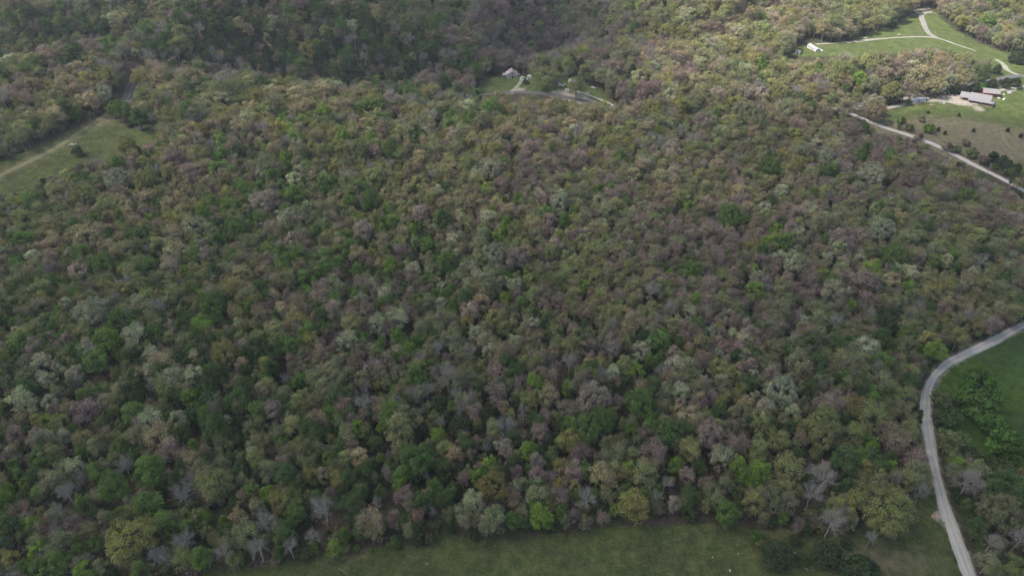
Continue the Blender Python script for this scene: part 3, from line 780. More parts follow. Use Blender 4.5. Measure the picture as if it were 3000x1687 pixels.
# heroes keep their room, and nothing stands right in front of them
hpx = np.array([[t['px'], t['py'], t['pw']] for t in trees])
cpx, cpy, cf = project(X, Y, Z + .66 * Hh)
pw = 2 * Rr * FT / cf
for (hx, hy, hr), (ax, ay, aw) in zip(HX, hpx):
    ok &= np.hypot(X - hx, Y - hy) > (hr * 0.78 + Rr * 0.62)
    front = (Y < hy) & (np.abs(cpx - ax) < aw * 0.34 + pw * 0.18) & (np.abs(cpy - ay) < aw * 0.34 + pw * 0.22)
    ok &= ~front
sel = np.where(ok)[0]
FOREST = dict(x=X[sel], y=Y[sel], H=Hh[sel], R=Rr[sel], si=si[sel], px=cpx[sel], py=cpy[sel], pw=pw[sel])

# ------------------------------------------------------------------ single trees
def variant(sp, r):
    kind = SPEC[sp][1]
    if sp in ('olive', 'yellow', 'tan') and r.uniform() < .45: kind = 'budding'
    if sp in ('green', 'dark') and r.uniform() < .4: kind = 'open'
    if sp == 'bud' and r.uniform() < .2: kind = 'open'
    return int(r.choice(IDX[kind]))

PROTO_H = np.array([v[1] for v in VAR]); PROTO_R = np.array([v[2] for v in VAR])

def single_tree(name, x, y, H, R, var, rot, tint, label, cat, group):
    e = bpy.data.objects.new(name, None); SC.collection.objects.link(e)
    e.empty_display_size = 1
    e.location = (x, y, float(height(x, y))); e.rotation_euler = (0, 0, rot)
    e.scale = (R / PROTO_R[var], R / PROTO_R[var], H / PROTO_H[var])
    tag(e, label, cat, group)
    t = bpy.data.objects.new("trunk", TRUNK_ME[var]); SC.collection.objects.link(t); t.parent = e
    if CROWN_ME[var]:
        c = bpy.data.objects.new("crown", CROWN_ME[var]); SC.collection.objects.link(c); c.parent = e
        c['tint'] = [float(v) for v in tint]
    return e

# the ones that show largest, up to about 330, become things of their own; the rest is the one wood
N_SINGLE = 340
inf = (FOREST['px'] > -20) & (FOREST['px'] < 3020) & (FOREST['py'] > -10) & (FOREST['py'] < 1700)
score = np.where(inf, FOREST['pw'], 0)
order = np.argsort(-score)[:N_SINGLE - nh]
single_mask = np.zeros(len(sel), bool); single_mask[order] = True
for i in order:
    s = SK[FOREST['si'][i]]
    trees.append(dict(x=float(FOREST['x'][i]), y=float(FOREST['y'][i]), H=float(FOREST['H'][i]), R=float(FOREST['R'][i]), sp=s, hero=False, px=float(FOREST['px'][i]), py=float(FOREST['py'][i]), pw=float(FOREST['pw'][i])))

COLS = [(240, 'by the left edge'), (480, 'below the dirt track'), (760, 'left of centre-left'), (1040, 'centre-left of the wood'), (1330, 'straight below the old barn'), (1620, 'in the very centre'), (1920, 'right of centre'), (2220, 'in the right-hand wood'), (2520, 'well left of gravel road'), (2730, 'just left of gravel road'), (9999, 'right of the gravel road')]
ROWS = [(300, 'on the far hills'), (480, 'along the ridge'), (620, 'just under the ridge'), (760, 'high in the wood'), (900, 'above mid-wood'), (1040, 'at mid-wood'), (1170, 'below mid-wood'), (1290, 'low in the wood'), (1400, 'three rows behind meadow'), (1500, 'second row behind meadow'), (9999, 'at the meadow edge')]
COLS[2] = (760, 'in the left wood')
ORD = ['first', 'second', 'third', 'fourth', 'fifth', 'sixth', 'seventh', 'eighth', 'ninth', 'tenth']
NUM = ['', 'one', 'two', 'three', 'four', 'five', 'six', 'seven', 'eight', 'nine', 'ten']
def cell(t):
    c = next(w for a, w in COLS if t['px'] < a); r_ = next(w for a, w in ROWS if t['py'] < a)
    return r_, c
groups = {}
for t in trees:
    t['size'] = 'broad' if t['R'] > 5.6 else 'small' if t['R'] < 3.3 else ''
    groups.setdefault((t['sp'], t['size'], cell(t)), []).append(t)
for (sp, size, (r_, c)), g in groups.items():
    g.sort(key=lambda t: t['px'])
    noun = 'cedar' if sp == 'cedar' else 'tree'
    base = ' '.join(w for w in (size, SPEC[sp][3], noun) if w)
    for i, t in enumerate(g):
        if len(g) == 1: t['label'] = f'{base} {r_}, {c}'
        else:
            o_ = 'leftmost' if i == 0 else 'rightmost' if i == len(g) - 1 else ORD[i]
            t['label'] = f'{o_} {base} {r_}, {c}'
CATS = {'leafy_tree': 'tree', 'budding_tree': 'tree', 'bare_tree': 'bare tree', 'cedar_tree': 'cedar'}
GRP = {'leafy_tree': 'leafy trees of the woods', 'budding_tree': 'budding trees of the woods', 'bare_tree': 'bare trees of the woods', 'cedar_tree': 'cedars of the woods'}
for t in trees:
    nm = SPEC[t['sp']][2]
    var = variant(t['sp'], r2)
    if t['R'] > 7 and t['sp'] in ('olive', 'yellow', 'tan', 'green', 'bud', 'pink', 'pale'): var = int(r2.choice(IDX['grand']))
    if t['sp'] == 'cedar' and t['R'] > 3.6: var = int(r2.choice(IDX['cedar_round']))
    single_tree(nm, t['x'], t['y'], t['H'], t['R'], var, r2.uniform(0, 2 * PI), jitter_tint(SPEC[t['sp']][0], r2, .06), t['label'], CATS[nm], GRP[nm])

# bushes out in the open
BW = {'dark': ((0.070, 0.100, 0.042), 'dark green'), 'cedarb': ((0.045, 0.062, 0.030), 'blackish green'), 'olive': ((0.16, 0.185, 0.08), 'olive'), 'green': ((0.090, 0.165, 0.040), 'green'), 'bright': ((0.15, 0.235, 0.05), 'bright yellow-green'), 'brown': ((0.23, 0.175, 0.13), 'brown leafless-looking')}
bl = []
for item in BUSHES.split(';'):
    px, py, w, sp = item.split(); px, py, w = float(px), float(py), float(w)
    if sp == 'x': continue
    D = w * hit(px, py)[3] / FT
    for _ in range(3):
        x, y, z, t = hit(px, py, 0.45 * D * 0.75); D = w * t / FT
    where = ('right of the gravel road' if px > 2735 and py > 900 else 'by the front meadow' if py > 1400 else 'in the strip field' if px < 600 else 'beside the old barn' if px < 2000
             else 'along the upper gravel road' if py > 410 and px > 2740 else 'on the slope under farmhouse' if py > 310 else 'along the paved road' if py > 235 else 'beside the far driveway')
    bl.append(dict(px=px, py=py, R=D / 2, x=x, y=y, sp=sp, where=where, size='broad' if D > 9 else 'small' if D < 5 else ''))
gb = {}
for b in bl: gb.setdefault((b['sp'], b['size'], b['where']), []).append(b)
for (sp, size, where), g in gb.items():
    g.sort(key=lambda b: b['px'])
    base = ' '.join(w for w in (size, BW[sp][1], 'juniper bush' if sp == 'cedarb' else 'bush') if w)
    for i, b in enumerate(g):
        lab = f'{base} {where}' if len(g) == 1 else f'{"leftmost" if i == 0 else "rightmost" if i == len(g) - 1 else ORD[i] + " from left"} {base} {where}'
        if sp == 'cedarb' and b['R'] < 4: var = int(r2.choice(IDX['cedar_round'])); H = b['R'] * 2.3
        else: var = int(r2.choice(IDX['bush'])); H = b['R'] * 1.5
        single_tree('bush', b['x'], b['y'], H, b['R'], var, r2.uniform(0, 6.28), jitter_tint(BW[sp][0], r2, .06), lab, 'bush', 'bushes in the open')

# ------------------------------------------------------------------ the woods as one mass
rest = np.where(~single_mask)[0]
fx, fy, fR, fH, fs = (FOREST[k][rest] for k in ('x', 'y', 'R', 'H', 'si'))
fvar = np.array([variant(SK[s], r2) for s in fs])
ftint = np.array([jitter_tint(SPEC[SK[s]][0], r2, .12) for s in fs])
# undergrowth between the nearer trunks
nu = 9000
ux = r2.uniform(-420, 500, nu); uy = r2.uniform(140, 560, nu)
oku = np.abs(ux) < 0.74 * uy + 190
for k, poly in FIELD_W.items(): oku &= ~in_poly(ux, uy, poly)
for k in ROAD_W:
    w = ROAD_W[k]; oku &= seg_dist(ux, uy, w[::3].tolist() + [w[-1].tolist()]) > ROADS[k][1] / 2 + 2
for fxx, fz in ((0, 3.5), (-2, 2), (2, 2), (0, 1)):
    a, b, _ = project(ux + fxx, uy, height(ux, uy) + fz); oku &= cm_at(a, b) < .5
ux, uy = ux[oku], uy[oku]; nu = len(ux)
uR = r2.uniform(1.3, 3.0, nu); uH = uR * r2.uniform(1.2, 2.2, nu)
ut = np.array([jitter_tint(((0.10, 0.150, 0.045), (0.16, 0.17, 0.08), (0.19, 0.155, 0.115), (0.07, 0.10, 0.04))[k], r2, .15) for k in r2.integers(0, 4, nu)])
uv = r2.choice(IDX['bush'] + IDX['bush'] + IDX['cedar_round'][:1], nu)
fx = np.r_[fx, ux]; fy = np.r_[fy, uy]; fR = np.r_[fR, uR]; fH = np.r_[fH, uH]; fvar = np.r_[fvar, uv]; ftint = np.concatenate([ftint, ut])
nf = len(fx)
print("wood trees:", len(rest), "undergrowth:", nu, "single:", len(trees), "bushes:", len(bl))
me = bpy.data.meshes.new("forest")
me.vertices.add(nf); me.vertices.foreach_set('co', np.column_stack([fx, fy, height(fx, fy)]).astype(np.float32).ravel())
add_attr(me, 'tint', 'FLOAT_VECTOR', 'POINT', ftint, 'vector')
scl = np.column_stack([fR / PROTO_R[fvar], fR / PROTO_R[fvar], fH / PROTO_H[fvar]])
add_attr(me, 'scl', 'FLOAT_VECTOR', 'POINT', scl, 'vector')
add_attr(me, 'rot', 'FLOAT_VECTOR', 'POINT', np.column_stack([r2.normal(0, .04, nf), r2.normal(0, .04, nf), r2.uniform(0, 6.283, nf)]), 'vector')
a = me.attributes.new('var', 'INT', 'POINT'); a.data.foreach_set('value', fvar.astype(np.int32))
me.update()
forest = link("forest", me)
tag(forest, 'mixed spring woodland covering the slopes and far hills', 'woodland', kind='stuff')
ng = bpy.data.node_groups.new("plant_the_woods", 'GeometryNodeTree')
ng.interface.new_socket("Geometry", in_out='INPUT', socket_type='NodeSocketGeometry')
ng.interface.new_socket("Geometry", in_out='OUTPUT', socket_type='NodeSocketGeometry')
N = ng.nodes; L = ng.links
gi = N.new('NodeGroupInput'); go = N.new('NodeGroupOutput')
ci_ = N.new('GeometryNodeCollectionInfo'); ci_.inputs['Collection'].default_value = wood_proto
ci_.inputs['Separate Children'].default_value = True; ci_.inputs['Reset Children'].default_value = True
iop = N.new('GeometryNodeInstanceOnPoints'); iop.inputs['Pick Instance'].default_value = True
def named(nm, dt):
    q = N.new('GeometryNodeInputNamedAttribute'); q.data_type = dt; q.inputs['Name'].default_value = nm
    return next(o for o in q.outputs if o.enabled and o.name == 'Attribute')
e2r = N.new('FunctionNodeEulerToRotation')
L.new(named('rot', 'FLOAT_VECTOR'), e2r.inputs[0])
L.new(gi.outputs[0], iop.inputs['Points']); L.new(ci_.outputs[0], iop.inputs['Instance'])
L.new(named('var', 'INT'), iop.inputs['Instance Index']); L.new(e2r.outputs[0], iop.inputs['Rotation'])
L.new(named('scl', 'FLOAT_VECTOR'), iop.inputs['Scale']); L.new(iop.outputs[0], go.inputs[0])
md = forest.modifiers.new("woods", 'NODES'); md.node_group = ng
#PART2
# ------------------------------------------------------------------ grass tufts and weeds of the open ground
def tufts():
    r = np.random.default_rng(21); P = []; col = []; big = []
    for k, n_, c0, c1 in (('meadow', 15000, (0.075, 0.095, 0.030), (0.13, 0.13, 0.06)), ('lush', 4500, (0.05, 0.12, 0.02), (0.09, 0.15, 0.04)), ('house', 7000, (0.11, 0.13, 0.05), (0.19, 0.165, 0.095)),
                         ('left', 3000, (0.09, 0.11, 0.04), (0.16, 0.145, 0.075)), ('top', 4500, (0.09, 0.125, 0.045), (0.14, 0.15, 0.06)), ('barn', 1500, (0.07, 0.12, 0.03), (0.11, 0.13, 0.05))):
        q = np.array(FIELD_W[k]); lo, hi = q.min(0), q.max(0); hi[1] = min(hi[1], 1000)
        if k == 'meadow': lo = np.array([-160, 125.]); hi = np.array([190., 190.])
        if k == 'lush': hi = np.minimum(hi, [330, 330])
        if k == 'house': hi[0] = min(hi[0], 560)
        X_ = r.uniform(lo[0], hi[0], n_); Y_ = r.uniform(lo[1], hi[1], n_)
        okk = in_poly(X_, Y_, FIELD_W[k])
        for w_ in ('low', 'lane', 'track', 'top', 'fork', 'barn', 'up', 'highway'):
            L_ = ROAD_W[w_]; okk &= seg_dist(X_, Y_, L_[::4].tolist() + [L_[-1].tolist()]) > ROADS[w_][1] / 2 + .2
        pat = np.sin(X_ / 5.3 + 2 * np.sin(Y_ / 7.1)) * np.sin(Y_ / 4.1 + 1.5 * np.sin(X_ / 9.0)) + r.normal(0, .5, n_)
        okk &= pat > -.25
        X_, Y_ = X_[okk], Y_[okk]; m_ = len(X_)
        t = np.clip(r.normal(.45, .3, m_), 0, 1)[:, None]
        P.append(np.column_stack([X_, Y_, height(X_, Y_)])); col.append((np.array(c0) * (1 - t) + np.array(c1) * t) * r.uniform(.85, 1.5, (m_, 1)))
        big.append(np.clip(r.lognormal(math.log(.26), .35, m_), .1, .5) * (1 if k in ('meadow', 'lush') else 1.2))
    P = np.concatenate(P); col = np.concatenate(col); big = np.concatenate(big); m_ = len(P)
    nb = 4; V = []; 
    for b_ in range(nb):
        a_ = r.uniform(0, PI, m_); d_ = np.stack([np.cos(a_), np.sin(a_), np.zeros(m_)], -1) * big[:, None]
        ln = np.stack([r.normal(0, .7, m_), r.normal(0, .7, m_), r.uniform(.12, .4, m_)], -1) * big[:, None]
        V.append(np.stack([P - d_ * .6, P + d_ * .6, P + d_ * .35 + ln, P - d_ * .5 + ln], 1))
    V = np.stack(V, 1).reshape(-1, 3); V[:, 2] -= .03
    m, N, L = mat("grass_blades")
    c = attr(N, 'hue').outputs['Color']
    d = N.new('ShaderNodeBsdfDiffuse'); t_ = N.new('ShaderNodeBsdfTranslucent'); x_ = N.new('ShaderNodeMixShader'); x_.inputs[0].default_value = .5
    L.new(c, d.inputs[0]); L.new(c, t_.inputs[0]); L.new(d.outputs[0], x_.inputs[1]); L.new(t_.outputs[0], x_.inputs[2])
    o = N.new('ShaderNodeOutputMaterial'); L.new(x_.outputs[0], o.inputs[0])
    me = np_mesh("grass", V, np.arange(len(V)).reshape(-1, 4), [m])
    add_attr(me, 'hue', 'FLOAT_VECTOR', 'FACE', np.repeat(col, nb, 0), 'vector')
    tag(link("grass", me), 'uneven grass tufts and weeds over the open fields', 'grass', kind='stuff')
tufts()

# ------------------------------------------------------------------ buildings and yard things
def flat_mat(name, lo, hi, scale=2.0, rough=0.8, spec=0.2, ribs=0.0):
    m, N, L = mat(name)
    tc = N.new('ShaderNodeTexCoord')
    n = noise(N, L, scale, 5, 0.65, tc.outputs['Object'])
    c = mix(N, L, n, lo, hi)
    b = out_bsdf(N, L, c, rough, spec)
    if ribs:
        wv = N.new('ShaderNodeTexWave'); wv.wave_type = 'BANDS'; wv.bands_direction = 'X'; wv.inputs['Scale'].default_value = ribs
        L.new(tc.outputs['Object'], wv.inputs['Vector'])
        bp = N.new('ShaderNodeBump'); bp.inputs['Strength'].default_value = 0.5; bp.inputs['Distance'].default_value = 0.05
        L.new(wv.outputs['Fac'], bp.inputs['Height']); L.new(bp.outputs[0], b.inputs['Normal'])
    return m
M_GREYROOF = flat_mat("grey_metal_roof", (0.205, 0.195, 0.20), (0.29, 0.275, 0.285), 0.6, 0.55, 0.3, 3.0)
M_REDWALL = flat_mat("red_metal_wall", (0.27, 0.02, 0.035), (0.38, 0.035, 0.05), 1.0, 0.6, 0.3, 3.0)
M_DARKWALL = flat_mat("dark_porch_wall", (0.06, 0.045, 0.045), (0.14, 0.10, 0.09), 1.0)
M_BRICK = flat_mat("brown_brick", (0.16, 0.075, 0.055), (0.26, 0.14, 0.10), 4.0)
M_WHITE = flat_mat("white_metal", (0.62, 0.62, 0.62), (0.78, 0.78, 0.78), 1.0, 0.5, 0.4)
M_SIDING = flat_mat("weathered_white_boards", (0.30, 0.30, 0.33), (0.58, 0.58, 0.62), 1.4)
M_HOMEWALL = flat_mat("pale_siding", (0.50, 0.49, 0.50), (0.66, 0.64, 0.64), 1.0)
M_HOMEROOF = flat_mat("weathered_grey_roof", (0.27, 0.25, 0.26), (0.40, 0.38, 0.38), 0.8)
M_GLASS = flat_mat("dark_glass", (0.02, 0.025, 0.03), (0.04, 0.05, 0.06), 1.0, 0.1, 0.6)
M_WOOD = flat_mat("grey_timber", (0.14, 0.115, 0.09), (0.30, 0.26, 0.21), 3.0)
M_TYRE = flat_mat("tyre_rubber", (0.015, 0.015, 0.015), (0.03, 0.03, 0.03))
M_STONE = flat_mat("limestone", (0.28, 0.26, 0.23), (0.55, 0.50, 0.45), 1.5)
M_PINKSTONE = flat_mat("pinkish_stone", (0.25, 0.16, 0.13), (0.45, 0.32, 0.26), 1.5)
M_DARK = flat_mat("shade_black", (0.008, 0.008, 0.008), (0.02, 0.02, 0.02))  # near-black colour that paints the shade inside openings
M_BLUE = flat_mat("dark_blue_paint", (0.02, 0.03, 0.07), (0.03, 0.05, 0.10), 1.0, 0.4, 0.5)
M_GREYP = flat_mat("grey_paint", (0.30, 0.31, 0.34), (0.38, 0.40, 0.43), 1.0, 0.4, 0.5)
M_RUSTROOF, N, L = mat("rusted_red_and_white_roof")
tc = N.new('ShaderNodeTexCoord')
n1 = noise(N, L, 0.35, 5, 0.6, tc.outputs['Object']); n2 = noise(N, L, 2.5, 4, 0.6, tc.outputs['Object'])
out_bsdf(N, L, mix(N, L, ramp(N, L, n1, [(0.45, (0, 0, 0)), (0.58, (1, 1, 1))]), mix(N, L, n2, (0.30, 0.15, 0.155), (0.44, 0.27, 0.27)), (0.60, 0.53, 0.53)), 0.6)

class B:
    """collects boxes, prisms and tubes, then links them as one mesh"""
    def __init__(s): s.V = []; s.F = []
    def poly(s, pts, faces):
        k = len(s.V); s.V += [tuple(p) for p in pts]; s.F += [[k + i for i in f] for f in faces]; return s
    def box(s, x0, x1, y0, y1, z0, z1, tx=0.0, ty=0.0):
        p = [(x0, y0, z0), (x1, y0, z0), (x1, y1, z0), (x0, y1, z0), (x0 + tx, y0 + ty, z1), (x1 - tx, y0 + ty, z1), (x1 - tx, y1 - ty, z1), (x0 + tx, y1 - ty, z1)]
        return s.poly(p, [(3, 2, 1, 0), (4, 5, 6, 7), (0, 1, 5, 4), (1, 2, 6, 5), (2, 3, 7, 6), (3, 0, 4, 7)])
    def slab(s, a, b, c, d, t=0.12):
        """a sheet of thickness t through four corners"""
        P = [Vector(q) for q in (a, b, c, d)]
        n = (P[1] - P[0]).cross(P[3] - P[0]).normalized() * t
        return s.poly(P + [q - n for q in P], [(0, 1, 2, 3), (7, 6, 5, 4), (0, 4, 5, 1), (1, 5, 6, 2), (2, 6, 7, 3), (3, 7, 4, 0)])
    def cyl(s, p, q, r, n=10, r2=None):
        p, q = Vector(p), Vector(q); ax = (q - p).normalized()
        a = ax.orthogonal().normalized(); b = ax.cross(a); r2 = r if r2 is None else r2
        k = len(s.V)
        for i in range(n):
            t = 2 * PI * i / n; o = a * math.cos(t) + b * math.sin(t)
            s.V += [tuple(p + o * r), tuple(q + o * r2)]
        s.F += [[k + 2 * i, k + 2 * ((i + 1) % n), k + 2 * ((i + 1) % n) + 1, k + 2 * i + 1] for i in range(n)]
        s.F += [[k + 2 * i for i in reversed(range(n))], [k + 2 * i + 1 for i in range(n)]]
        return s
    def rock(s, c, r, rg, sq=0.7):
        """a blunt irregular stone"""
        c = Vector(c); k = len(s.V)
        rings = [(-0.6, 0.6), (-0.1, 1.0), (0.45, 0.85), (0.85, 0.4)]
        for z, w in rings:
            for i in range(7):
                t = 2 * PI * i / 7 + z; q = r * w * rg.uniform(0.75, 1.2)
                s.V.append((c.x + q * math.cos(t) * 1.2, c.y + q * math.sin(t), c.z + z * r * sq))
        for j in range(3):
            s.F += [[k + 7 * j + i, k + 7 * j + (i + 1) % 7, k + 7 * (j + 1) + (i + 1) % 7, k + 7 * (j + 1) + i] for i in range(7)]
        s.F += [[k + 21 + i for i in range(7)], [k + i for i in reversed(range(7))]]
        return s
    def build(s, name, m, parent=None, loc=None, rz=None):
        me = bpy.data.meshes.new(name); me.from_pydata(s.V, [], s.F); me.validate(); me.update()
        me.materials.append(m)
        o = link(name, me, parent, loc)
        if rz is not None: o.rotation_euler = (0, 0, rz)
        return o

def frame(name, p0, p1, label, cat, group=None, sink=0.0):
    """an Empty at the ground point seen at pixel p0, its X axis towards the ground point at p1; returns it and the length between"""
    a = hit(*p0); b = hit(*p1)
    e = bpy.data.objects.new(name, None); SC.collection.objects.link(e)
    e.location = (a[0], a[1], a[2] - sink); e.rotation_euler = (0, 0, math.atan2(b[1] - a[1], b[0] - a[0]))
    tag(e, label, cat, group)
    return e, math.hypot(b[0] - a[0], b[1] - a[1])

def gable(e, L, W, hw, hr, wall_m, roof_m, x0=0, y0=0, over=0.5, base=-1.5, wname='wall', rname='roof'):
    """walls with gable ends and a two-slope roof, ridge along X"""
    w = B(); x1, y1, ym = x0 + L, y0 + W, y0 + W / 2
    w.poly([(x0, y0, base), (x1, y0, base), (x1, y1, base), (x0, y1, base), (x0, y0, hw), (x1, y0, hw), (x1, y1, hw), (x0, y1, hw), (x0, ym, hr), (x1, ym, hr)],
           [(0, 1, 5, 4), (2, 3, 7, 6), (1, 2, 6, 9, 5), (3, 0, 4, 8, 7), (3, 2, 1, 0)])
    wo = w.build(wname, wall_m, e)
    sl = (hr - hw) / (W / 2); dz = over * sl
    r = B()
    r.slab((x0 - over, y0 - over, hw - dz + .14), (x1 + over, y0 - over, hw - dz + .14), (x1 + over, ym, hr + .14), (x0 - over, ym, hr + .14))
    r.slab((x1 + over, y1 + over, hw - dz + .14), (x0 - over, y1 + over, hw - dz + .14), (x0 - over, ym + .003, hr + .14), (x1 + over, ym + .003, hr + .14))
    ro = r.build(rname, roof_m, e)
    return wo, ro

def window(e, x, y, z, w, h, face='front', wood=None):
    """a framed window standing proud of a wall whose plane is y (front) or x (side)"""
    f = B(); g = B(); t = 0.08
    if face == 'front':
        for a, b, c, d in ((x, x + w, z, z + t), (x, x + w, z + h - t, z + h), (x, x + t, z + t, z + h - t), (x + w - t, x + w, z + t, z + h - t)): f.box(a, b, y - .06, y - .003, c, d)
        g.box(x + t, x + w - t, y - .03, y - .004, z + t, z + h - t)
    else:
        for a, b, c, d in ((x, x + w, z, z + t), (x, x + w, z + h - t, z + h), (x, x + t, z + t, z + h - t), (x + w - t, x + w, z + t, z + h - t)): f.box(y - .06, y - .003, a, b, c, d)
        g.box(y - .03, y - .004, x + t, x + w - t, z + t, z + h - t)
    fo = f.build('window', wood or M_WHITE, e); g.build('pane', M_GLASS, fo)

# --- the grey-roofed farmhouse on the right
e, L_ = frame('farmhouse', (2834.5, 299.5), (2907.3, 316.5), 'long grey metal roofed farmhouse with porch and red walls by gravel yard', 'house', sink=0.4)
L_ = max(18.0, min(26.0, L_)); W_ = 9.0
gable(e, L_ - 4, W_, 3.4, 7.0, M_REDWALL, M_GREYROOF, 0.8, 2.6, 0.5)
pr = B(); pr.slab((-0.4, -0.6, 2.55), (L_ + 0.2, -0.6, 2.55), (L_ - 2.6, 2.55, 3.35), (-0.4, 2.55, 3.35)); pr.slab((L_ + 0.2, -0.55, 2.55), (L_ + 0.2, 8.6, 2.55), (L_ - 2.6, 8.6, 3.35), (L_ - 2.6, 2.6, 3.35))
pr.build('porch_roof', M_GREYROOF, e)
pf = B(); pf.box(0.2, L_ - 0.2, -0.2, 2.55, -1.2, 0.35); pf.build('porch_floor', M_WOOD, e)
for k in range(8):
    q = B(); q.box(0.2 + k * (L_ - 0.9) / 7, 0.4 + k * (L_ - 0.9) / 7, -0.15, 0.05, 0.35, 2.5); q.build('porch_post', M_WOOD, e)
for x_ in (3.0, 6.4, 12.2, 15.4): window(e, x_, 2.6, 1.3, 1.3, 1.2)
d = B(); d.box(9.4, 10.5, 2.52, 2.595, 0.4, 2.5); dd = d.build('door', M_WHITE, e)
k_ = B(); k_.cyl((10.35, 2.42, 1.4), (10.35, 2.52, 1.4), 0.05, 6); k_.build('handle', M_DARK, dd)
r_ = B(); r_.box(3.8, 8.0, -0.9, -0.75, -0.6, 0.5); r_.build('white_skirting', M_WHITE, e)
# carport wing on the left, set back
c = B(); c.slab((-7.2, 1.6, 3.3), (0.6, 1.6, 3.3), (0.6, 7.2, 6.4), (-7.2, 7.2, 6.4)); c.slab((0.6, 11.6, 3.3), (-7.2, 11.6, 3.3), (-7.2, 7.25, 6.4), (0.6, 7.25, 6.4)); c.build('carport_roof', M_GREYROOF, e)
for x_, y_ in ((-6.6, 2.2), (-3.4, 2.2), (-6.6, 11.0), (-6.6, 6.6)):
    q = B(); q.box(x_, x_ + .45, y_, y_ + .45, -1.2, 3.35); q.build('brick_pier', M_BRICK, e)
q = B(); q.box(-6.9, 0.3, 10.6, 10.9, -1.2, 3.4); q.build('carport_wall', M_BRICK, e)
q = B(); q.box(-6.9, 0.75, 1.9, 10.5, -1.3, 0.05); q.build('carport_floor', M_STONE, e)

e2, l2 = frame('red_barn_wing', (2893, 283), (2925, 288), 'red walled outbuilding with grey metal roof directly behind the farmhouse', 'outbuilding', sink=0.3)
e2.rotation_euler[2] = e.rotation_euler[2] + math.radians(14)
gable(e2, 12.5, 8.5, 3.6, 6.0, M_REDWALL, M_GREYROOF, -4.0, 0, 0.6)
q = B(); q.box(4.6, 7.4, -0.07, -0.003, -0.6, 2.6); q.build('sliding_door', M_DARKWALL, e2)
e.name = 'farmhouse'

# --- white single-wide trailer
e, L_ = frame('white_trailer', (2666.5, 302.2), (2711, 296.8), 'long white metal trailer with dark open door beside the gravel driveway', 'trailer', sink=0.1)
W_ = 2.9; b = B(); H_ = 3.1; ch = 0.28
prof = [(0, 0.45), (0, H_ - ch), (ch, H_), (W_ - ch, H_), (W_, H_ - ch), (W_, 0.45)]
npf = len(prof)
V_ = [(0.0, y_, z_) for y_, z_ in prof] + [(0.25, y_, z_ + 0.0) for y_, z_ in prof]
V_ = [(0.35 if z_ > H_ - .4 else 0.0, y_, z_) for y_, z_ in prof] + [(L_ - (0.35 if z_ > H_ - .4 else 0.0), y_, z_) for y_, z_ in prof]
b.poly(V_, [[i, (i + 1) % npf, (i + 1) % npf + npf, i + npf] for i in range(npf)] + [list(range(npf)), list(reversed(range(npf, 2 * npf)))])
b.build('body', M_WHITE, e)
q = B(); q.box(L_ * .52, L_ * .52 + 0.95, -0.03, -0.003, 0.5, 2.5); q.build('doorway_shade', M_DARK, e)  # dark sheet on the wall, painted shade of the open door
for f_ in (.10, .24, .36, .66, .82): window(e, L_ * f_, 0.0, 1.5, 0.9, 0.7, wood=M_GREYP)
for f_ in (.42, .50, .58):
    for y_ in (0.25, W_ - 0.5):
        q = B(); q.cyl((L_ * f_, y_, 0.36), (L_ * f_, y_ + .25, 0.36), 0.36, 12); q.build('wheel', M_TYRE, e)
q = B(); q.box(-1.3, 0, W_ / 2 - .08, W_ / 2 + .08, 0.46, 0.6); q.build('hitch', M_TYRE, e)

# --- pale mobile home at the end of the white lane
e, L_ = frame('mobile_home', (2363.8, 140.5), (2389.5, 152.5), 'pale grey mobile home at the end of the white gravel lane', 'mobile home', sink=0.3)
L_ = min(max(L_, 13), 18)
gable(e, L_, 4.6, 3.5, 4.6, M_HOMEWALL, M_HOMEROOF, 0, 0, 0.35, base=-3.5)
for f_ in (.12, .30, .50): window(e, L_ * f_, 0.0, 1.6, 1.2, 1.1, wood=M_GREYP)
q = B(); q.box(L_ * .62, L_ * .62 + 1, -0.07, -0.003, 0.5, 2.6); q.build('door', M_DARKWALL, e)
q = B(); q.box(L_ * .55, L_ * .8, -2.0, -0.01, -1.0, 0.45); q.box(L_ * .55, L_ * .8, -2.0, -1.92, 0.45, 1.4); q.build('deck', M_WOOD, e)
q = B(); q.slab((L_ * .45, 4.9, 2.3), (L_ + .2, 4.9, 2.3), (L_ + .2, 8.2, 2.0), (L_ * .45, 8.2, 2.0)); q.box(L_ * .5, L_, 4.62, 7.9, -2, 2.0); q.build('lean_to', M_HOMEWALL, e)

# --- the old barn
e, L_ = frame('old_barn', (1484.3, 231), (1518.8, 232.2), 'weathered white plank barn with patchy red roof in the green clearing', 'barn', sink=0.2)
e.rotation_euler[2] = math.radians(4); Wf = 11.2; D_ = 9.0; hw, hr = 3.6, 7.6
w = B(); xm = Wf / 2
w.poly([(0, 0, -3), (Wf, 0, -3), (Wf, D_, -3), (0, D_, -3), (0, 0, hw), (Wf, 0, hw), (Wf, D_, hw), (0, D_, hw), (xm, 0, hr), (xm, D_, hr)],
       [(0, 1, 5, 8, 4), (2, 3, 7, 9, 6), (1, 2, 6, 5), (3, 0, 4, 7), (3, 2, 1, 0)])
w.build('wall', M_SIDING, e)
sl = (hr - hw) / xm; o_ = 0.6
r = B()
r.slab((-o_, -.5, hw - o_ * sl + .14), (xm, -.5, hr + .14), (xm, D_ + .5, hr + .14), (-o_, D_ + .5, hw - o_ * sl + .14), -0.12)
r.slab((Wf + o_, D_ + .5, hw - o_ * sl + .14), (xm + .004, D_ + .5, hr + .14), (xm + .004, -.5, hr + .14), (Wf + o_, -.5, hw - o_ * sl + .14), -0.12)
r.build('roof', M_RUSTROOF, e)
q = B(); q.box(xm - .5, xm + 1.6, -0.05, -0.003, -0.5, 2.6); q.build('doorway_shade', M_DARK, e)  # dark sheets on the front wall paint the shade inside the barn
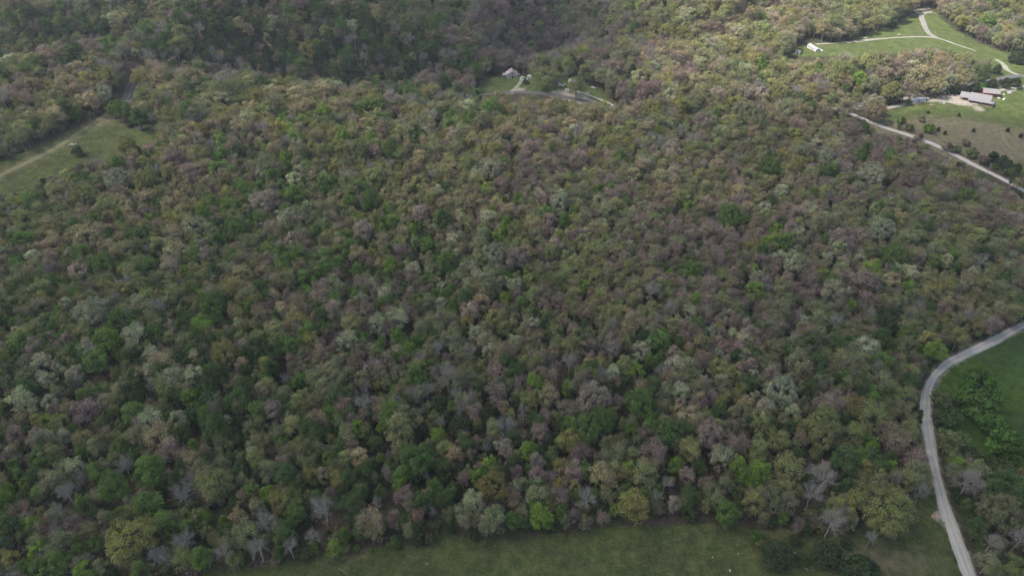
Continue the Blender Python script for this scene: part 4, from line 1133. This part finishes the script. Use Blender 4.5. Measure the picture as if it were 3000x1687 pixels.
q = B(); q.box(xm - .3, xm + .6, -0.05, -0.003, 4.0, 5.2); q.build('loft_shade', M_DARK, e)
q = B(); q.slab((-3.8, 3.2, 2.2), (-0.1, 3.2, 2.75), (-0.1, 9.5, 2.75), (-3.8, 9.5, 2.2), -.1); q.build('lean_to_roof', M_HOMEROOF, e)
for x_, y_ in ((-3.7, 3.4), (-3.7, 6.3), (-3.7, 9.2)):
    q = B(); q.box(x_, x_ + .2, y_, y_ + .2, -1.5, 2.15); q.build('post', M_WOOD, e)
q = B(); q.slab((Wf + .02, 3.5, 2.6), (Wf + 3.0, 3.5, 2.0), (Wf + 3.0, 9.0, 2.0), (Wf + .02, 9.0, 2.6), -.1); q.box(Wf + .03, Wf + 2.8, 3.7, 8.8, -1.5, 1.9); q.build('side_shed', M_WOOD, e)

# --- vehicles
def car(p0, p1, label, paint, kind='car', name=None):
    e, _ = frame(name or ('parked_pickup' if kind == 'pickup' else 'parked_car'), p0, p1, label, 'pickup' if kind == 'pickup' else 'car')
    Lc, Wc = (5.4, 2.0) if kind == 'pickup' else (4.6, 1.85)
    b = B()
    side = [(-Lc / 2, .35), (-Lc / 2, .85), (-Lc / 2 + .15, .98), (Lc / 2 - 1.2, 1.0), (Lc / 2 - .1, .82), (Lc / 2, .6), (Lc / 2, .35)]
    k = len(side)
    b.poly([(x_, -Wc / 2, z_) for x_, z_ in side] + [(x_, Wc / 2, z_) for x_, z_ in side], [[i, (i + 1) % k, (i + 1) % k + k, i + k] for i in range(k)] + [list(reversed(range(k))), list(range(k, 2 * k))])
    if kind == 'pickup': b.box(-0.6, 1.3, -Wc / 2 + .1, Wc / 2 - .1, 1.5, 1.72, .25, .1)
    else: b.box(-1.7, 0.7, -Wc / 2 + .18, Wc / 2 - .18, 1.4, 1.48, .1, .05)
    b.build('body', paint, e)
    g = B()
    if kind == 'pickup': g.box(-0.75, 1.55, -Wc / 2 + .06, Wc / 2 - .06, 0.98, 1.5, .25, .06); 
    else: g.box(-2.1, 1.3, -Wc / 2 + .06, Wc / 2 - .06, 0.98, 1.4, .45, .12)
    g.build('window', M_GLASS, e)
    for x_ in (-Lc / 2 + .85, Lc / 2 - .85):
        for y_ in (-Wc / 2 - .02, Wc / 2 - .2):
            q = B(); q.cyl((x_, y_, .34), (x_, y_ + .22, .34), .34, 12); q.build('wheel', M_TYRE, e)
    return e
car((1531, 229.5), (1541, 228), 'white car parked just right of the old barn', M_WHITE)
car((1527, 235.2), (1537, 235), 'low white car parked in front of barn by drive', M_WHITE)
car((1639, 249), (1646, 252), 'white car, upper of two parked under the big oak', M_WHITE)
car((1645, 252.5), (1652, 255.5), 'white car, lower of two parked under the big oak', M_WHITE)
car((1654, 252), (1662, 250), 'cream pickup parked beside two white cars', M_HOMEWALL, 'pickup')
car((1737.5, 259.5), (1746, 262), 'white car alone in the grass right of the homestead', M_WHITE)
car((2419, 122), (2428, 124), 'dark blue pickup parked above the white lane', M_BLUE, 'pickup')
# camper beside the barn
e, _ = frame('camper', (1551, 230), (1562, 229), 'bluish white camper at the wood edge right of barn', 'camper')
b = B(); b.box(-2.6, 2.6, 0, 2.3, .55, 2.2); b.box(-2.6, 2.6, 0, 2.3, 2.203, 2.7, .5, .2); b.build('body', M_WHITE, e)
window(e, -1.6, 0, 1.4, 1.0, .6, wood=M_GREYP); window(e, .8, 0, 1.4, 1.0, .6, wood=M_GREYP)
for y_ in (.1, 1.95):
    q = B(); q.cyl((.2, y_, .33), (.2, y_ + .22, .33), .33, 12); q.build('wheel', M_TYRE, e)
q = B(); q.box(2.6, 3.8, 1.05, 1.2, .56, .7); q.build('hitch', M_TYRE, e)
# small buildings of the homestead
e, _ = frame('shed', (1625, 246.5), (1632, 247.5), 'small grey metal shed behind the two white cars', 'shed')
gable(e, 3.6, 3.0, 2.3, 3.0, M_GREYP, M_GREYROOF, 0, 0, .25)
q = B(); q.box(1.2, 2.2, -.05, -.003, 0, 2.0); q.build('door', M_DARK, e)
e, _ = frame('cabin', (1663, 251), (1683, 255), 'grey cabin half hidden by the trees of the homestead', 'cabin')
gable(e, 9.5, 7, 2.8, 4.6, M_SIDING, M_HOMEROOF, 0, 2, .5)
for x_ in (1.2, 6.6): window(e, x_, 2, 1.1, 1.2, 1.1)
q = B(); q.box(4.2, 5.2, 1.94, 1.997, 0.1, 2.2); q.build('door', M_DARKWALL, e)
e, _ = frame('shed', (2329, 158), (2337, 159.5), 'little grey shed below the mobile home among tan trees', 'shed')
gable(e, 4.2, 3.2, 2.6, 3.4, M_HOMEWALL, M_HOMEROOF, 0, 0, .25)
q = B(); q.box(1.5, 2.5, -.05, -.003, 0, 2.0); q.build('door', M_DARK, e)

# --- utility poles
def pole(px, py, h, label, arm=True):
    x, y, z, t = hit(px, py)
    e = bpy.data.objects.new('utility_pole', None); SC.collection.objects.link(e); e.location = (x, y, z); tag(e, label, 'utility pole', 'wooden utility poles')
    B().cyl((0, 0, -1), (0, 0, h), .19, 8, .12).build('pole', M_WOOD, e)
    if arm:
        a_ = B(); a_.box(-1.2, 1.2, .13, .25, h - .9, h - .72); ao = a_.build('crossarm', M_WOOD, e)
        for x_ in (-1.1, 1.1): B().cyl((x_, .19, h - .72), (x_, .19, h - .55), .06, 6).build('insulator', M_GREYP, ao)
    B().cyl((.32, 0, h - 2.4), (.32, 0, h - 1.4), .24, 8).build('transformer', M_GREYP, e)
pole(2380, 121, 10.5, 'utility pole standing behind the pale mobile home')
pole(2564.5, 101.5, 9.0, 'utility pole at the wood edge of the top field')
pole(2889, 512, 9.5, 'utility pole beside the upper gravel road near cedars')
pole(1690, 262, 8.5, 'utility pole in the homestead yard beside cabin')

# --- piles, stones, logs
rg = random.Random(3)
def pile(px, py, w, label, mats, n=14, flat=.4, name='debris_pile'):
    x, y, z, t = hit(px, py)
    e = bpy.data.objects.new(name, None); SC.collection.objects.link(e); e.location = (x, y, z); tag(e, label, 'scrap pile' if name == 'debris_pile' else 'rock pile')
    for mi_, (m, nm) in enumerate(mats):
        b = B()
        for k in range(n):
            a_ = rg.uniform(0, 6.28); d_ = rg.uniform(0, w / 2) ** 1.0; zz = max(0.05, (1 - d_ / (w / 2)) * w * flat * rg.uniform(.3, 1))
            cx, cy = d_ * math.cos(a_), d_ * math.sin(a_) * .7
            if nm == 'stone': b.rock((cx, cy, zz * .6), rg.uniform(.25, .6), rg)
            elif nm == 'plank':
                t_ = rg.uniform(0, 6.28); l_ = rg.uniform(.8, 2.0)
                b.cyl((cx - math.cos(t_) * l_, cy - math.sin(t_) * l_, zz), (cx + math.cos(t_) * l_, cy + math.sin(t_) * l_, zz + rg.uniform(-.2, .3)), .09, 5)
            else:
                t_ = rg.uniform(.25, .6); b.box(cx - t_, cx + t_, cy - t_ * .7, cy + t_ * .7, zz - .2, zz + t_ * rg.uniform(.5, 1.0), .05, .05)
        b.build(nm, m, e)
pile(2717, 289, 4, 'pale rubble heap right of the white trailer', [(M_STONE, 'stone')], name='rock_pile')
pile(2694, 307.5, 3.5, 'rust brown scrap heap below the white trailer', [(M_BRICK, 'scrap')])
pile(2729, 308, 4.5, 'pinkish brush heap on the slope below driveway', [(M_PINKSTONE, 'plank'), (M_PINKSTONE, 'stone')], 16, .15)
pile(2762, 287.5, 5, 'blue and white scrap heap at back of gravel yard', [(M_BLUE, 'scrap'), (M_WHITE, 'panel')], 7, .2)
pile(2765, 303, 6, 'grey rubble heap at the front of gravel yard', [(M_STONE, 'stone'), (M_WOOD, 'plank')], 14, .15)
pile(2786, 281, 5, 'pink brick rubble behind the gravel yard', [(M_PINKSTONE, 'stone'), (M_WHITE, 'panel')], 5, .15)
pile(2953, 272, 5, 'heap of grey pipes right of the red outbuilding', [(M_GREYP, 'plank'), (M_WHITE, 'scrap')], 9, .2)
pile(2926, 288, 3, 'white scrap beside the red outbuilding corner', [(M_WHITE, 'panel')], 6, .2)
pile(2936, 257, 5, 'brown brush heap above the back lane', [(M_PINKSTONE, 'plank'), (M_BRICK, 'scrap')], 7, .2)
pile(1721, 274, 5, 'white gravel heap in the homestead yard', [(M_STONE, 'stone')], 22, .18, 'rock_pile')
pile(1545, 234, 2.6, 'white scrap between barn and camper', [(M_WHITE, 'panel')], 5, .25)
pile(211, 423, 6.0, 'grey stone heap in the left strip field', [(M_STONE, 'stone')], 18, .10, 'rock_pile')
pile(2735, 1512, 1.7, 'pinkish stones at left edge of the gravel road', [(M_PINKSTONE, 'stone')], 12, .15, 'rock_pile')
pile(2535, 112, 4.0, 'flat pale rubble just above the white lane', [(M_STONE, 'stone')], 12, .04, 'rock_pile')
pile(2633, 102, 5.0, 'flat pale rubble in middle of the top field', [(M_STONE, 'stone')], 14, .04, 'rock_pile')
def bale(px, py, r, label):
    x, y, z, t = hit(px, py)
    q = B().cyl((-r * .9, 0, r), (r * .9, 0, r), r, 14).build('wrapped_bale', M_WHITE, None, (x, y, z), .4); tag(q, label, 'bale', 'white wrapped bales')
bale(2940.3, 293.5, .85, 'larger white bale on the grass right of farmhouse')
bale(2940.7, 278.8, .6, 'smaller white bale nearer to the pipe heap')
# wooden swing frame by the white lane
e, _ = frame('swing_frame', (2448, 137.5), (2457, 139.5), 'grey timber swing frame below the white lane', 'swing')
for x_ in (0, 3.2):
    for y_ in (-1.1, 1.1): B().cyl((x_, y_, 0), (x_, 0, 2.4), .09, 6).build('leg', M_WOOD, e)
B().cyl((-.2, 0, 2.4), (3.4, 0, 2.4), .1, 6).build('beam', M_WOOD, e)
for x_ in (1.1, 2.1):
    q = B(); q.box(x_ - .25, x_ + .25, -.12, .12, .5, .55); q.cyl((x_ - .2, 0, .55), (x_ - .2, 0, 2.35), .02, 4); q.cyl((x_ + .2, 0, .55), (x_ + .2, 0, 2.35), .02, 4); q.build('seat', M_WHITE, e)
# rail fence posts beside the left strip field's track end and the white lane
def fence(pix, n, label):
    pts = spline([hit(*p)[:2] for p in pix], 1.0)
    e = bpy.data.objects.new('post_fence', None); SC.collection.objects.link(e)
    z0 = float(height(*pts[0])); e.location = (pts[0][0], pts[0][1], z0); tag(e, label, 'fence')
    tops = []
    for k in range(n):
        q_ = pts[int(k * (len(pts) - 1) / (n - 1))]; z_ = float(height(*q_))
        x_, y_ = q_[0] - pts[0][0], q_[1] - pts[0][1]
        B().cyl((x_, y_, z_ - z0 - .4), (x_, y_, z_ - z0 + 1.35), .09, 6).build('post', M_WOOD, e)
        tops.append(Vector((x_, y_, z_ - z0 + 1.2)))
    w_ = B()
    for a, b_ in zip(tops[:-1], tops[1:]):
        for dz in (0, -.35, -.7): w_.cyl(a + Vector((0, 0, dz)), b_ + Vector((0, 0, dz)), .012, 3)
    w_.build('wire', M_GREYP, e)
fence([(0, 470), (60, 442), (120, 412), (190, 376), (250, 348)], 26, 'wire fence along the wood above the left strip field')
fence([(2400, 140), (2470, 143), (2560, 137)], 14, 'wire fence just below the white lane')
fence([(2630, 392), (2700, 420), (2760, 444), (2830, 478)], 22, 'wire fence between pasture and upper gravel road')
# stones scattered in the meadow
for (px, py, r, lb) in ((2088, 1631, .28, 'upper left'), (2163, 1621, .30, 'upper right'), (2138, 1670, .42, 'largest, lowest'), (2328, 1618, .34, 'between the dark bushes'), (1250, 1650, .3, 'leftmost'), (2310, 1672, .25, 'right of the dark bush')):
    x, y, z, t = hit(px, py)
    q = B().rock((0, 0, 0.1), r, rg, .6).build('stone', M_STONE, None, (x, y, z), rg.uniform(0, 6)); tag(q, f'small pale stone in the meadow grass, {lb}', 'stone', 'stones in the meadow')
def fallen(p0, p1, r, label, m):
    a = hit(*p0); b_ = hit(*p1)
    q = B(); A_ = Vector((a[0], a[1], a[2] + r * .8)); Z_ = Vector((b_[0], b_[1], b_[2] + r * .8))
    q.cyl(A_, Z_, r, 7, r * .5); d_ = (Z_ - A_)
    for f_, s_ in ((.35, 1), (.5, -1), (.68, 1), (.8, -1)):
        p = A_ + d_ * f_; n_ = Vector((-d_.y, d_.x, 0)).normalized() * s_
        q.cyl(p, p + d_ * .22 + n_ * d_.length * .18 + Vector((0, 0, .4)), r * .4, 5, r * .12)
    tag(q.build('fallen_log', m), label, 'log')
fallen((2340, 1650), (2368, 1672), .22, 'fallen pale trunk by the dark bushes in meadow', M_PINKSTONE)
fallen((992, 1664), (1020, 1682), .16, 'fallen branch at the bottom left of meadow', M_WOOD)
fallen((1195, 1628), (1225, 1636), .12, 'thin fallen branch on meadow grass near wood edge', M_WOOD)

# ------------------------------------------------------------------ cloud deck that shades the near woods
def cloud():
    Hc = 950.0
    off = Vector((SUN_DIR.x, SUN_DIR.y, 0)) * (Hc / SUN_DIR.z)
    r = np.random.default_rng(9)
    xs = np.arange(-1300, 1301, 26.0); ys = np.arange(-700, 1501, 26.0)
    Xg, Yg = np.meshgrid(xs, ys)                       # the place on the ground each bit shades
    nz = 0
    for L0, A0 in ((700, 1), (420, .8), (260, .6), (150, .4)):
        a_, p_ = r.uniform(0, 6.28, 2); c_, q_ = r.uniform(0, 6.28, 2)
        nz = nz + A0 * np.sin((Xg * math.cos(a_) + Yg * math.sin(a_)) * 2 * PI / L0 + p_) * np.sin((Xg * math.cos(c_) + Yg * math.sin(c_)) * 2 * PI / L0 + q_)
    hol_c = np.exp(-((Xg + 150) / 160.0) ** 2 - ((Yg - 680) / 60.0) ** 2)
    d = 0.79 + 0.05 * nz
    d = d + 0.19 * (1 - sm(Yg, 170, 430)) + 0.14 * hol_c + 0.20 * np.exp(-((Xg - 30) / 120.0) ** 2 - ((Yg - 800) / 150.0) ** 2)                               # thickest over the front meadow; added density darkens the hollow and draw
    open_ = 1.15 * np.exp(-((Xg - 480) / 350.0) ** 6 - ((Yg - 745) / 185.0) ** 6) * (1 - .35 * np.exp(-((Xg - 190) / 70.0) ** 2 - ((Yg - 725) / 40.0) ** 2))
    d = d - 0.92 * np.clip(open_, 0, 1)
    d = d - 0.16 * np.exp(-((Xg + 150) / 260.0) ** 4 - ((Yg - 535) / 55.0) ** 4)  # cloud thinned here to brighten the ridge
    d = d - 0.10 * np.exp(-((Xg + 350) / 250.0) ** 2 - ((Yg - 650) / 200.0) ** 2)
    edge = sm(Xg, -1300, -900) * (1 - sm(Xg, 900, 1300)) * sm(Yg, -700, -350) * (1 - sm(Yg, 1150, 1500))
    d = np.clip(d * edge, 0, 0.93)
    bump = (nz * 14 + r.normal(0, 4, Xg.shape))
    th = 6 + 90 * np.clip(d, 0, 1)
    Pt = np.stack([Xg + off.x, Yg + off.y, Hc + th + bump], -1).reshape(-1, 3)
    Pb = np.stack([Xg + off.x, Yg + off.y, Hc - th * .25 + bump * .3], -1).reshape(-1, 3)
    ny, nx = Xg.shape; i = np.arange(nx * ny).reshape(ny, nx); m0 = nx * ny
    F1 = np.stack([i[:-1, :-1], i[:-1, 1:], i[1:, 1:], i[1:, :-1]], -1).reshape(-1, 4); F2 = F1[:, ::-1] + m0
    rim = np.concatenate([i[0, :], i[1:, -1], i[-1, -2::-1], i[-2:0:-1, 0]])
    F3 = np.stack([rim, rim + m0, np.roll(rim, -1) + m0, np.roll(rim, -1)], -1)
    m, N, L = mat("cloud_vapour")
    a_ = attr(N, 'dens').outputs['Fac']
    tr = N.new('ShaderNodeBsdfTransparent'); df = N.new('ShaderNodeBsdfDiffuse'); tl = N.new('ShaderNodeBsdfTranslucent'); m1 = N.new('ShaderNodeMixShader'); m2 = N.new('ShaderNodeMixShader')
    df.inputs[0].default_value = (.9, .9, .9, 1); tl.inputs[0].default_value = (.92, .92, .92, 1); m1.inputs[0].default_value = .55
    L.new(df.outputs[0], m1.inputs[1]); L.new(tl.outputs[0], m1.inputs[2])
    # the two faces together hide the share 'dens' of the sun
    k = math_n(N, L, 'SUBTRACT', 1.0, math_n(N, L, 'SQRT', math_n(N, L, 'SUBTRACT', 1.0, a_)))
    L.new(k, m2.inputs[0]); L.new(tr.outputs[0], m2.inputs[1]); L.new(m1.outputs[0], m2.inputs[2])
    o = N.new('ShaderNodeOutputMaterial'); L.new(m2.outputs[0], o.inputs[0])
    me = np_mesh("cloud", np.concatenate([Pt, Pb]), [np.concatenate([F1, F2, F3])], [m], smooth=True)
    add_attr(me, 'dens', 'FLOAT', 'POINT', np.r_[d.ravel(), d.ravel()])
    tag(link("clouds", me), 'broken grey cloud deck high above the woods', kind='structure')
cloud()

# ------------------------------------------------------------------ haze
HAZE = 0.00010
if HAZE:
    m, N, L = mat("haze_air")
    pv = N.new('ShaderNodeVolumePrincipled'); pv.inputs['Density'].default_value = HAZE
    pv.inputs['Color'].default_value = (0.88, 0.92, 1.0, 1); pv.inputs['Anisotropy'].default_value = 0.2
    o = N.new('ShaderNodeOutputMaterial'); L.new(pv.outputs[0], o.inputs['Volume'])
    b = B(); b.box(-9500, 9500, -9000, 10500, -60, 330)
    tag(b.build('haze', m), 'thin bluish haze over the valley', kind='stuff')
